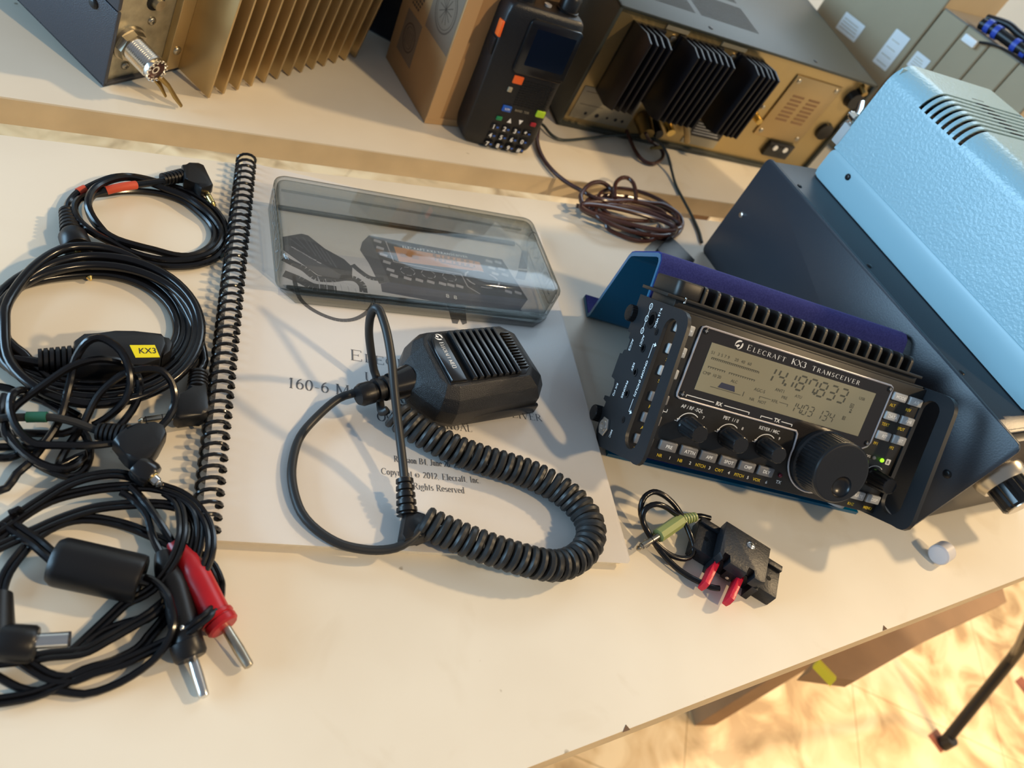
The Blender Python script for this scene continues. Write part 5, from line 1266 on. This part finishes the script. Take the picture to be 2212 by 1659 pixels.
def knob2(p, parent, rs, rk):
    x, z = p
    MB().cyl((x, 6, z), (x, -2.4, z), 1, n=32, prof=[(rs, 0), (rs, 3), (rs*.86, 8.4)]).build('knob_skirt', 'knobcap', parent)
    m = MB(); n = 48; vs = []; fs = []
    for r, yy in ((rk, -2), (rk, -17), (rk*.9, -18.5), (.2, -18.5)):
        for i in range(n): rr = r*(1-(.07 if (i % 4) in (0,) and yy > -18 else 0)); a = 2*pi*i/n; vs.append((x+rr*cos(a), yy, z+rr*sin(a)))
    for k in range(3):
        for i in range(n): fs.append((k*n+i, (k+1)*n+i, (k+1)*n+(i+1) % n, k*n+(i+1) % n))
    m.add(vs, fs).build('knob', 'gloss', parent, smooth=20)
    MB().cyl((x, -18.4, z), (x, -19.2, z), rk*.82, n=32).build('knob_cap', 'knobcap', parent)
knob2((47, 54), bb_, 17, 12.5)
knob2((112, 54), bb_, 17, 12.5)
def sidescrew(parent, y, z, r=2.4, mt='steel', x=0):
    m = MB(); screwhead(m, (x, y, z), r, 1.3, dirv=(-1, 0, 0)); m.build('screw', mt, parent)
sidescrew(bb_, 273.6, 50, 2.6); sidescrew(bb_, 14, 51, 3.0, 'satin')
for y in (250, 160, 60): m = MB(); screwhead(m, (6.5, y, BH-.2), 2.2, 1.0); m.build('screw', 'satin', bb_)
for q in ((20, 30), (20, 250), (130, 30), (130, 250)): MB().cyl((q[0], q[1], 3), (q[0], q[1], 0), 8, 7, 16).build('foot', 'rubber', bb_)

# ================================================================== pale blue box on top
M['paleblue'] = mat('pale_blue_hammered_paint', (.30, .47, .53), .30, spec=.5, bump=.9, bscale=420, coat=.15)
M['paleblue2'] = mat('pale_blue_smooth_paint', (.30, .47, .53), .35, spec=.5)
pb = thing('blue_instrument_case', 'pale blue hammered metal case with curved vent slots stacked on the black case', 'instrument', mw=poseM(429, 312, .2131, 0, 99.6))
BX, BY, BZ, RR = 135, 250, 99, 17
# cover as an arch: side, rounded shoulder, top, other side; slots cut in the shoulder by leaving gaps between strips
def shoulder(r):
    return [(r-r*cos(rad(a)), BZ-r+r*sin(rad(a))) for a in range(0, 91, 10)]
def arch(r=RR):
    s_ = shoulder(r); return [(0, 24.6)]+s_+[(BX-p[0], p[1]) for p in s_[::-1]]+[(BX, 24.6)]
def strip(y0, y1, skip=None):
    P = arch(); Q = [(min(max(p[0], 1.2), BX-1.2), min(p[1], BZ-1.2)) for p in P]; n = len(P); m = MB()
    vs = [(p[0], y, p[1]) for y in (y0, y1) for p in P]
    fs = [(i, i+1, n+i+1, n+i) for i in range(n-1) if not (skip and i in skip)]
    m.add(vs, fs); return m
m = MB(); slots = []
y = -250; sl = [(-36-i*6.1-3.0, -36-i*6.1) for i in range(8)]
edges = [-250.0]
for a, b in sl[::-1]: edges += [a, b]
edges += [0.0]
for i in range(len(edges)-1):
    a, b = edges[i], edges[i+1]
    st_ = strip(a, b, skip=(range(2, 11) if i % 2 else None))
    m.v += [v for v in st_.v]; o = len(m.v)-len(st_.v); m.f += [tuple(k+o for k in f) for f in st_.f]; m.mi += st_.mi
bm = bmesh.new(); me = bpy.data.meshes.new('tmp'); me.from_pydata(m.v, [], m.f); bm.from_mesh(me)
bmesh.ops.remove_doubles(bm, verts=bm.verts[:], dist=.01); bmesh.ops.recalc_face_normals(bm, faces=bm.faces[:])
r_ = bmesh.ops.solidify(bm, geom=bm.faces[:], thickness=1.2)
M2 = MB(); M2.bm(bm); M2.build('cover', 'paleblue', pb, smooth=30); bpy.data.meshes.remove(me)
m = MB(); m.prism([(p[0], p[1]) for p in rrect(-248, 0, 0, 25.2, 5, 5)], -.6, 2, Matrix(((0, 0, 1, 0), (1, 0, 0, 0), (0, 1, 0, 0), (0, 0, 0, 1))), b=.4); m.box(1, BX, -248, 0, .3, 3); m.box(BX-2, BX, -248, 0, 0, 24)
m.build('base_tray', 'paleblue2', pb)
MB().box(2.5, BX-2.5, -3.5, -2, 2, BZ-3).build('back_panel', 'paleblue2', pb)
MB().box(2.5, BX-2.5, -247, -245, 2, BZ-3).build('front_panel', 'paleblue2', pb)
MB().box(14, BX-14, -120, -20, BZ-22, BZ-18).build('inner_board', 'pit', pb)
m = MB()
for i in range(8): m.box(56, 72, -31-i*6.1, -30.2-i*6.1, BZ-.3, BZ+.06)
m.build('top_slot', 'pit', pb)
sidescrew(pb, -28, 17.6, 2.6, 'satin', -.6)
m = MB(); T = Matrix.Translation((8, -2, 48))
m.cyl((8, -3, 48), (8, 14, 48), 2.2, n=12); m.cyl((8, 5, 48), (8, 12, 48), 4.6, 3.2, 14)
for s_ in (-1, 1):
    m.tube([(8, 8.5, 48+s_*3), (8, 10, 48+s_*8), (8, 12.5, 48+s_*12.5)], [2.6, 3.6, 2.6], 10, flat=.35, up=(1, 0, 0))
m.build('wing_nut', 'steel', pb)
MB().box(-.5, 9, -1, 7, 27, 44, b=1).build('terminal_block', 'foot', pb)
for q in ((12, -240), (12, -12), (120, -240), (120, -12)): MB().cyl((q[0], q[1], .4), (q[0], q[1], -.3), 5, 5, 12).build('foot', 'rubber', pb)

# ================================================================== rear radio with black heat sinks
M['olive'] = mat('dark_olive_paint', (.040, .046, .040), .4, spec=.5, bump=.15, bscale=1000)
M['chromate'] = mat('gold_chromate_steel', (.50, .37, .16), .34, metal=.75, noise=.25, nscale=9, c2=(.42, .32, .17))
M['chromate2'] = mat('gold_chromate_cover', (.46, .33, .16), .4, metal=.7)
M['finblack'] = mat('black_anodised_heat_sink', (.008, .008, .012), .38, spec=.5)
M['lab'] = mat('silver_printed_label', (.42, .38, .28), .45, metal=.4)
r2 = thing('rear_radio', 'large old radio turned backwards with gold back panel, black finned heat sinks, olive cover', 'radio', mw=poseM(272, 463, .1557, .0745, 1.0))
W2, H2, D2 = 331, 122, 250
m = MB(); m.box(0, W2, 0, D2, H2-3, H2, b=1); m.box(0, W2, 0, D2, 0, 4, b=1); m.box(0, 4, 0, D2, 0, H2, b=1); m.box(W2-4, W2, 0, D2, 0, H2, b=1)
m.build('cover', 'olive', r2)
def tophole(mt):
    m = MB()
    for (ax, ay, bx_, by, cnt) in ((20, 30, 96, 74, 16), (103, 30, 176, 74, 16)):
        for i in range(cnt):
            y = ay+(by-ay)*i/cnt; m.box(ax, bx_, y, y+1.3, H2, H2+.12)
    for (ax, ay, bx_, by, cnt) in ((20, 82, 96, 124, 15), (103, 82, 176, 124, 15)):
        for i in range(cnt):
            y = ay+(by-ay)*i/cnt; m.box(ax, bx_, y, y+1.3, H2, H2+.12)
    return m.build('vent', mt, r2, smooth=0)
tophole('pit')
for x in (104, 242): m = MB(); screwhead(m, (x, 10, H2), 2.6, .8); m.build('screw', 'satin', r2)
MB().box(4, W2-4, 4, 7, 4, H2-3).build('back_panel', 'chromate', r2)
XZ = Matrix(((1, 0, 0, 0), (0, 0, -1, 0), (0, 1, 0, 0), (0, 0, 0, 1)))     # (x, y, z) -> (x, -z, y)
def sink(x0, x1, fins, nm):
    m = MB(); m.box(x0, x1, 0, 4, 42, 112, b=.5); m.build(nm, 'finblack', r2)
    for x in fins:
        MB().prism([(-34, 47), (-34, 113.5), (-22, 116), (3, 112), (3, 42), (-20, 42)], x, x+2, M=Matrix(((0, 0, 1, 0), (1, 0, 0, 0), (0, 1, 0, 0), (0, 0, 0, 1))), b=.3).build('fin', 'finblack', r2, smooth=35)
sink(21, 56, [21, 28, 35, 42.5], 'heat_sink')
sink(72, 124, [73, 80, 87, 94, 101, 108, 115], 'heat_sink')
sink(143, 176, [145, 152, 159, 164.5, 171], 'heat_sink')
m = MB(); m.cyl((62, 4, 47), (62, -20, 47), 5, n=12)
for (x, z, r) in ((68, 105.7, 4.2), (140.7, 105.2, 4.2), (182, 100, 2.6), (195, 36, 3.2), (215, 66, 2.6)):
    m = MB(); screwhead(m, (x, 4, z), r, 3 if r > 4 else 1.6, dirv=(0, -1, 0)); m.build('screw', 'nickel', r2)
MB().box(55, 80, 2.5, 4, 113, 117).build('retaining_clip', 'lab', r2); MB().box(120, 150, 2.5, 4, 113, 117).build('retaining_clip', 'lab', r2)
MB().cyl((133, 4.2, 79), (133, 3, 79), 9, n=24).build('access_plug', 'foot', r2)
m = MB(); m.mat = 0; m.box(10, 77, 3.2, 4, 9, 43, b=.3); m.mat = 1
for x, r in ((25, 1.6), (38, 2.2), (50, 1.4), (60, 1.8), (68, 1.6)): m.cyl((x, 3.3, 16), (x, 2.9, 16), r, n=12)
m.box(14, 40, 3.1, 3.2, 24.6, 25); m.box(14, 40, 3.1, 3.2, 38, 38.4)
m.build('connector_label', ['lab', 'ink'], r2)
m = MB()
m.cyl((88, 4, 24), (88, -16, 20), 9, 7, 16); m.build('antenna_connector', 'brasslug', r2)
MB().cyl((104, 4, 20), (104, -12, 20), 7, 5, 12).build('dc_connector', 'gloss', r2)
MB().cyl((120, 4, 24), (120, -8, 22), 4.5, n=12).build('phono_socket', 'gold', r2)
m = MB(); m.tube([(128, 0, 40), (138, -8, 26), (146, -6, 16)], 3.4, 10); m.build('ground_strap', 'chromate2', r2)
m = MB(); m.mat = 0; m.box(147, 192, 3.2, 4, 8, 30); m.mat = 1; m.box(150, 192, 3, 3.3, 18, 36); m.mat = 2
text(m, 'SERIAL', 153, 29, 2.6, Matrix.Translation((0, 2.9, 0)) @ Matrix.Rotation(rad(90), 4, 'X')) if 0 else None
for i in range(5): m.box(153, 188-i*3, 2.9, 3, 21+i*3, 21.8+i*3)
m.build('rating_plate', ['lab', 'ink', 'white'], r2)
m = MB(); m.prism(rrect(226, 292, 36, 108, 6, 3), -2.4, 0, XZ @ Matrix.Translation((0, 0, -1.4)), b=.6)
m = MB(); m.mat = 0
m.box(226, 292, 1.8, 4, 36, 108, b=1.4); m.mat = 1
for cxx in (240, 263):
    for i in range(7): m.box(cxx-2, cxx+14, 1.5, 1.95, 58+i*4.6, 60.4+i*4.6)
m.build('fan_cover', ['chromate2', 'brownwood'], r2)
for x, z in ((232, 102), (286, 103), (232, 42), (286, 42)): m = MB(); screwhead(m, (x, 2, z), 2.8, 1.2, dirv=(0, -1, 0)); m.build('screw', 'nickel', r2)
for x, z in ((212, 56),): MB().cyl((x, 4, z), (x, -8, z), 4.2, 3.4, 16).build('phono_socket', 'gold', r2)
MB().cyl((315, 4, 101), (315, -4, 101), 10.5, 9, 24).build('accessory_socket', 'satin', r2); MB().cyl((313.5, 4, 58), (313.5, 0, 58), 10, 9.5, 24).build('accessory_socket', 'gloss', r2)
m = MB(); m.cyl((315, 6, 118-3), (315, -6, 112), 3, n=12); m.build('screw', 'brasslug', r2)
m = MB(); m.mat = 0; m.box(254, 290, -1, 4, 16, 34, b=1); m.mat = 1; m.cyl((264, -1, 28), (264, -2, 28), 3, n=14); m.cyl((279, -1, 28), (279, -2, 28), 3, n=14); m.build('speaker_terminal', ['gloss', 'white'], r2)
for x in (30, 300): MB().cyl((x, 12, 2), (x, 12, -.6), 9, 8, 16).build('foot', 'rubber', r2)
for x in (40, 290): MB(poseM(0, 0, 0).copy()).box(x-7, x+7, 225, 240, -17, 2, b=1).build('front_foot', 'rubber', r2)

# ================================================================== gold finned radio at top left
M['slate'] = mat('slate_grey_paint', (.045, .047, .058), .42, spec=.5, bump=.3, bscale=1300)
M['zinc'] = mat('speckled_zinc_panel', (.50, .46, .34), .38, metal=.7, noise=.35, nscale=120)
M['goldfin'] = mat('gold_anodised_fin', (.56, .42, .22), .36, metal=.8, noise=.08, nscale=40)
am = thing('finned_radio', 'slate grey radio with gold heat sink fins and silver threaded aerial socket', 'radio', mw=poseM(-90, 329, .8557, .1871, 1.4))
WA, HA, DA = 258, 96, 260
m = MB(); m.box(0, 3, 0, DA, 0, 57.5, b=1); m.box(0, WA, 0, DA, 0, 3, b=1); m.box(WA-3, WA, 0, DA, 0, HA, b=1); m.build('lower_cover', 'slate', am)
m = MB(); m.box(-.3, 2.7, .3, DA, 58.3, HA, b=1); m.box(0, WA, 0, DA, HA-3, HA, b=1); m.build('upper_cover', 'slate', am)
MB().box(3, WA-3, 2.5, 4, 3, HA-3).build('back_panel', 'zinc', am)
m = MB(); m.box(0, WA, 0, 2.6, 0, 3.4, b=.6); m.build('bottom_lip', 'slate', am)
m = MB(); screwhead(m, (-.3, 18.7, 49.2), 3.4, 1.6, dirv=(-1, 0, 0)); m.build('screw', 'satin', am)
for x, z in ((16.3, 12.4), (29.6, 45.3)):
    m = MB(); m.mat = 0; screwhead(m, (x, 2.5, z), 3.0, 1.8, dirv=(0, -1, 0)); m.mat = 1; cross(m, (x, 2.5, z), 1.5, dirv=(0, -1, 0), h=1.8); m.build('screw', ['nickel', 'darkmetal'], am)
m = MB(); m.cyl((29.3, 2.6, 60), (29.3, 2.0, 60), 6.6, n=24); m.build('panel_hole', 'pit', am)
MB().cyl((29.8, 2.5, 59.6), (29.8, -1.5, 59.6), 4.4, 3.8, 20).build('ground_terminal', 'nickel', am)
m = MB(); n = 8
m.cyl((15, 2.5, 31), (15, .3, 31), 12.5, 12, 32); m.cyl((15, .3, 31), (15, -3.4, 31), 11, 10.4, 8); m.build('socket_nut', 'nickel', am, smooth=25)
prof = [(8, 0)]
for i in range(12): prof += [(8.2, 3+i*1.45), (7.4, 3.7+i*1.45)]
prof += [(8, 21), (7.8, 23), (6.4, 23), (6.2, 19), (.1, 19)]
m = MB(); m.cyl((15, 0, 31), (15, -23, 31), 1, n=28, prof=prof)
for i in range(14):
    a = 2*pi*i/14; m.box(-.7, .7, -.5, .5, 0, 1.3, Matrix.Translation((15+7.2*cos(a), -23, 31+7.2*sin(a))) @ Matrix.Rotation(rad(90), 4, 'X'))
m.build('aerial_socket', 'steel', am, smooth=40)
M['phenolic'] = mat('brown_insulator', (.10, .03, .02), .5)
MB().cyl((15, -18.5, 31), (15, -20.5, 31), 6.3, n=20).build('socket_insulator', 'phenolic', am)
MB().cyl((15, -18.6, 31), (15, -22.4, 31), 1, n=16, prof=[(2.9, 0), (2.9, 3.8), (1.8, 3.8), (1.8, .4), (.1, .4)]).build('centre_contact', 'steel', am)
m = MB(); m.tube([(19, -22, 25), (24, -27, 20), (27, -31, 14), (31, -35, 8)], [2.8, 2.3, 2.6, 1.8], 6, flat=.55); m.build('solder_lug', 'brasslug', am)
MB().tube([(16, -20, 24), (20, -24, 19), (22, -29, 13)], [2.4, 2.8, 1.6], 6, flat=.4).build('solder_lug', 'brasslug', am)
MB().box(46, WA-22, -3, 2.5, 5.5, HA-4, b=.6).build('heat_sink', 'goldfin', am)
m = MB(); m.mat = 0; screwhead(m, (51.5, -3, 22), 3.2, 1.8, dirv=(0, -1, 0)); m.build('screw', 'nickel', am)
nf = 13
for i in range(nf):
    x = 57+i*13.6
    m = MB(); m.box(x, x+2.0, -33, -3, 5.5, HA-4, b=.5)
    for k in range(7): m.box(x+1.9, x+2.5, -31+k*3.6, -29.2+k*3.6, 5.6, HA-4.1)
    m.build('fin', 'goldfin', am)
MB().cyl((WA-9, 3, 9), (WA-9, -9, 9), 8.5, 7.5, 20).build('rear_foot', 'rubber', am)
MB().cyl((WA-9, -9, 9), (WA-9, -9.6, 9), 3, n=12).build('screw', 'steel', am)
for x in (20, WA-20): MB().box(x-8, x+8, DA-24, DA-8, -46, 0, b=1).build('front_foot', 'rubber', am)

# ================================================================== cardboard box beside the handheld
M['card'] = mat('brown_cardboard', (.40, .235, .105), .75, noise=.06, nscale=60)
M['cardlt'] = mat('cut_cardboard_edge', (.52, .33, .16), .8)
M['printgrey'] = mat('printed_brown_grey', (.20, .145, .10), .7)
cbx = thing('cardboard_box', 'tall brown cardboard box with dark printed diamonds standing behind the handheld radio', 'box', mw=poseM(136, 400, .2942, 0, .2))
CW, CDp, CHh = 96, 97, 185
MB().box(0, CW, 0, CDp, 0, CHh, b=.8).build('carton', 'card', cbx, smooth=0)
MB().box(-.4, CW*.99, -.7, .1, 0, 6, b=.3).build('bottom_flap', 'cardlt', cbx, smooth=0)
MB().box(.1, 12.5, -.5, 0, 6, CHh).build('glue_flap', 'cardlt', cbx, smooth=0)
m = MB()
def dia(cy, cz, ry, rz):
    m.add([(-.12, cy-ry, cz), (-.12, cy, cz-rz), (-.12, cy+ry, cz), (-.12, cy, cz+rz)], [(3, 2, 1, 0)])
m.add([(-.12, 83, 18.3), (-.12, 50, 17.6), (-.12, 50.9, 54.6), (-.12, 81.7, 54.4)][::-1], [(0, 1, 2, 3)])
m.add([(-.12, 47.5, 58), (-.12, 1.5, 58), (-.12, 1.5, 110), (-.12, 47.5, 110)][::-1], [(0, 1, 2, 3)])
m.add([(-.12, 83, 112), (-.12, 50, 112), (-.12, 50, 148), (-.12, 83, 148)][::-1], [(0, 1, 2, 3)])
m.build('printed_panels', 'printgrey', cbx, smooth=0)
M['printdk'] = mat('printed_dark_brown', (.10, .068, .045), .7)
m = MB()
def ringp(cy, cz, r, w_):
    n = 30; vs = [(-.2, cy+rr*cos(2*pi*i/n), cz+rr*sin(2*pi*i/n)) for rr in (r, r-w_) for i in range(n)]
    m.add(vs, [(i, (i+1) % n, n+(i+1) % n, n+i)[::-1] for i in range(n)])
ringp(66.5, 36, 12, 1.2); ringp(66.5, 36, 9, .5); ringp(24, 84, 18, 1.3); ringp(24, 84, 15, .6)
for s_ in range(-2, 3): m.box(-.2, -.15, 66.2+s_*3, 66.8+s_*3, 30, 42)
for a in range(0, 180, 30): m.box(-.2, -.15, -.4, .4, -11, 11, Matrix.Translation((0, 24, 84)) @ Matrix.Rotation(rad(a), 4, 'X'))
for r_ in range(4):
    for c_ in range(4): m.box(-.2, -.15, 76-c_*4-r_*1.5, 78.6-c_*4-r_*1.5, 60+r_*3.4, 62+r_*3.4)
m.build('printed_lines', 'printdk', cbx, smooth=0)

# dark case in the gap behind
M['navy'] = mat('dark_navy_case', (.006, .009, .02), .5)
tag(MB(poseM(90, 545, -.42, 0, .2).copy() @ Matrix.Diagonal((1, 1, 1, 1)) if 0 else MB(Matrix.Translation((52, 552, 0)) @ Matrix.Rotation(-.42, 4, 'Z')).M).box(0, 120, 0, 90, .3, 120, b=3).build('dark_case', 'navy'), 'dark navy case in shadow between the gold finned radio and the cardboard box', 'case')

# ================================================================== handheld radio
hh = thing('handheld_radio', 'black handheld radio with dark screen and orange buttons standing against the cardboard box', 'handheld radio', mw=poseM(173, 386.5, .1204, -.035, 0.3))
M['hhbody'] = mat('handheld_plastic', (.009, .0095, .011), .38, spec=.5, bump=.3, bscale=1300)
m = MB(); bm = bmesh.new()
sec = [(-7, 0), (-8.5, 8), (-8.5, 26), (-5, 32), (52, 32), (57, 26), (58.5, 8), (57, .5), (50, -1.5), (6, -1.5)]
def sc_(f, dx=0, dy=0): return [((x-25)*f+25+dx, (y-15)*f+15+dy) for x, y in sec]
lv = [(sc_(.80), 0), (sc_(.93), 4), (sc_(1), 14), (sc_(1), 60), (sc_(1.02), 80), (sc_(1.02), 108), (sc_(.96), 116), (sc_(.85), 118.5)]
rings = [[bm.verts.new((p[0], p[1], z)) for p in l] for l, z in lv]; n = len(sec)
for k in range(len(rings)-1):
    for i in range(n): bm.faces.new((rings[k][i], rings[k][(i+1) % n], rings[k+1][(i+1) % n], rings[k+1][i]))
bm.faces.new(rings[0][::-1]); bm.faces.new(rings[-1]); bmesh.ops.recalc_face_normals(bm, faces=bm.faces[:])
E = [e for e in bm.edges if len(e.link_faces) == 2 and e.calc_face_angle() > rad(18)]
bmesh.ops.bevel(bm, geom=E, offset=2, segments=3, affect='EDGES', profile=.5, clamp_overlap=True)
MB().bm(bm).build('body', 'hhbody', hh, smooth=60)
FR = Matrix(((1, 0, 0, 0), (0, 0, -1, -1.4), (0, 1, 0, 0), (0, 0, 0, 1)))        # face plane: x, up, out
m = MB(FR); m.prism(rrect(11, 57, 69, 112, 4, 3), -1, 2.6, b=1.1); m.build('screen_frame', 'gloss', hh)
M['hhscreen'] = mat('dark_blue_screen', (.004, .008, .016), .12, spec=.6, coat=.5)
MB(FR).prism(rrect(18, 52.5, 77, 106, 1.2), 2.4, 2.75).build('screen', 'hhscreen', hh, smooth=0)
m = MB(FR)
for i in range(11):
    for j in range(9): m.box(24+j*3.3, 26.4+j*3.3, 42.5+i*2.1, 43.3+i*2.1, 0, .5)
m.build('speaker_grille', 'pit', hh, smooth=0)
def hb(x, z, w_, h_, c, name='button', lab=None):
    m = MB(FR); m.mat = 0; m.box(x-w_/2, x+w_/2, z-h_/2, z+h_/2, -.4, 1.6, b=.7); m.mat = 1
    if lab: text(m, lab, x, z-1.1, 2.2, z=1.66, ax='c', wide=.9)
    return m.build(name, [c, 'white'], hh)
M['orange'] = mat('orange_button', (.85, .13, .02), .35)
M['bluek'] = mat('blue_key_print', (.02, .10, .45), .4)
M['limek'] = mat('lime_key_print', (.42, .62, .03), .4)
M['greenk'] = mat('green_key_print', (.02, .22, .08), .4)
M['redk'] = mat('red_key_print', (.35, .02, .03), .4)
hb(19.6, 63.5, 8.5, 6.5, 'orange'); hb(16, 54.5, 3.8, 4.2, 'lab'); hb(20, 38.3, 8, 5.2, 'bluek', lab='V/M'); hb(50.5, 40.2, 8, 5.8, 'limek')
m = MB(FR); text(m, 'BAND  TDR', 27.5, 37.6, 2.0, z=.2, wide=.9); m.build('legend', 'lab', hh, smooth=0)
hb(16.8, 28.8, 5, 3.4, 'greenk'); hb(48, 30, 5, 3.4, 'redk')
for i, s_ in enumerate((1, -1)):
    x = 26.8+i*9.6; z = 28.6+i*.6; m = MB(FR); m.add([(x-2, z-2*s_, .3), (x+2, z-2*s_, .3), (x, z+2.3*s_, .3)], [(0, 1, 2) if s_ > 0 else (0, 2, 1)]); m.build('arrow_key', 'white', hh, smooth=0)
for r_, row in enumerate(('123*', '4560', '789#')):
    for c_, ch in enumerate(row):
        x, z = 16.2+c_*9.9, 21-r_*8
        m = MB(FR); m.mat = 0; m.box(x-3.6, x+3.9, z-2.8, z+2.8, -.4, 1.2, b=.8); m.mat = 1; text(m, ch, x-2.6, z-1.9, 4.0, z=1.26, bold=.02); m.mat = 2; m.box(x+1.2, x+3.2, z-.8, z+.6, 1.2, 1.26)
        m.build('key', ['gloss', 'white', 'bluek'], hh)
m = MB(FR); text(m, 'AIR BAND', 26.5, -.2, 1.8, z=.1) if 0 else None
MB(Matrix.Translation((-8.9, 2, 97)) @ Matrix.Rotation(rad(-6), 4, 'X')).box(-1, 1.4, -3.5, 4.5, -6, 6, b=.8).build('side_button', 'orange', hh)
MB().box(-9.8, -8, 1, 14, 76, 89, b=.8).build('talk_button', 'rubber', hh)
m = MB(); m.cyl((8, 14, 116), (8, 14, 126), 7.5, 7, 20); m.cyl((8, 14, 126), (8, 14, 220), 5.5, 4.2, 16); m.build('antenna', 'rubber', hh)
m = MB(); m.cyl((44, 14, 117), (44, 14, 131), 1, n=24, prof=[(8.5, 0), (9, 3), (8.2, 3.4), (8.2, 12), (7, 14)]); m.build('volume_knob', 'rubber', hh)
m = MB(); m.cyl((26, 12, 117), (26, 12, 120), 3, n=12); m.build('led_lens', 'foot', hh)

# ================================================================== row of cartons at the back
M['carton'] = mat('dull_kraft_board', (.40, .33, .22), .8, noise=.06, nscale=25)
M['cartonlt'] = mat('pale_kraft_edge', (.50, .40, .29), .8)
M['cartondk'] = mat('kraft_shadow_gap', (.26, .18, .10), .85)
M['cartontop'] = mat('grey_kraft_lid', (.20, .19, .17), .8)
M['sticker'] = mat('white_shipping_label', (.80, .84, .86), .5)
cdir = math.atan2(521-618, 753-709)
CF = Matrix.Translation((709, 618, 0)) @ Matrix.Rotation(cdir, 4, 'Z')     # x along the row, y away from camera
def cart(x0, x1, z1, lab, name='shipping_carton', dep=140, stickers=(), printed=False):
    t_ = thing(name, lab, 'carton', mw=Matrix.Translation((0, 0, 0)))
    mw = Matrix.Translation(Vector((CF @ Vector((x0, 0, 0))))*S) @ Matrix.Rotation(cdir, 4, 'Z'); t_.matrix_world = mw
    w_ = x1-x0
    MB().box(.4, w_-.4, 0, dep, .2, z1-.4, b=1.2).build('carton_body', 'carton', t_, smooth=0)
    MB().box(.5, w_-.5, -.2, dep, z1-.4, z1+.6).build('lid_edge', 'cartontop', t_, smooth=0)
    MB().box(w_-2.4, w_-.4, -.3, .2, 2, z1-1).build('side_seam', 'cartondk', t_, smooth=0)
    for q in stickers:
        m = MB(); m.mat = 0; m.prism([(p[0]-x0, p[1]) for p in q], .35, .6, XZ); m.mat = 1
        xs = [p[0]-x0 for p in q]; zs = [p[1] for p in q]
        for i in range(4): m.box(min(xs)+3, max(xs)-3-i*1.3, -.75, -.62, min(zs)+4+i*(max(zs)-min(zs)-7)/4, min(zs)+4.8+i*(max(zs)-min(zs)-7)/4)
        m.build('shipping_label', ['sticker', 'lab'], t_, smooth=0)
    if printed:
        m = MB(); text(m, 'AMYWAVE', -72-x0, 153, 7, Matrix.Translation((0, -.3, 0)) @ Matrix.Rotation(rad(90), 4, 'X'), wide=.9) if 0 else None
    return t_
cart(-138, -1.5, 262, 'largest brown shipping carton of the back row, with two white labels on its face', stickers=[rrect(-101, -68, 108, 129, 1), rrect(-33, -11, 105, 147, 1)])
m = MB(CF @ Matrix.Translation((0, -.3, 0)) @ Matrix.Rotation(rad(90), 4, 'X'))
cart(-1, 34, 190, 'slim brown carton with a small white label, first one right of the large carton', stickers=[rrect(5, 26, 124, 142, 1)])
cart(34, 68, 190, 'plain slim carton, the one the white cable plug hangs against')
cart(68, 106, 190, 'plain slim carton under the near end of the black and blue cable bundle')
cart(106, 145, 190, 'slim brown carton cut off by the right edge of the photo')
gd = thing('cable_bundle', 'black and blue bundled cable lying on top of the slim cartons', 'cable', mw=Matrix.Translation(Vector(CF @ Vector((0, 0, 0)))*S) @ Matrix.Rotation(cdir, 4, 'Z'))
M['bluepl'] = mat('royal_blue_plastic', (.03, .07, .42), .4)
MB().tube([(40, 10, 197), (60, 9, 199), (90, 8, 199), (140, 7, 200)], 6.0, 12).build('cable', 'rubber', gd)
MB().tube(spline([(38, 18, 203), (62, 16, 209), (84, 15, 208), (140, 14, 210)], 4), 4, 10).build('cable', 'rubber', gd)
for x in (47, 58, 84, 97, 112): MB().tube([(x, 9.5, 198.5), (x+6, 9.3, 199)], 7.4, 16).build('wrap_band', 'bluepl', gd)
MB().tube(spline([(110, 0, 193), (85, -4, 192), (70, -6, 189), (58, -5, 184)], 3), 1.5, 8).build('connector_lead', 'rubber', gd)
MB().box(40, 57, -8, -2, 176, 184, M=Matrix.Translation((0, 0, 0)), b=1.2).build('connector', 'sticker', gd)
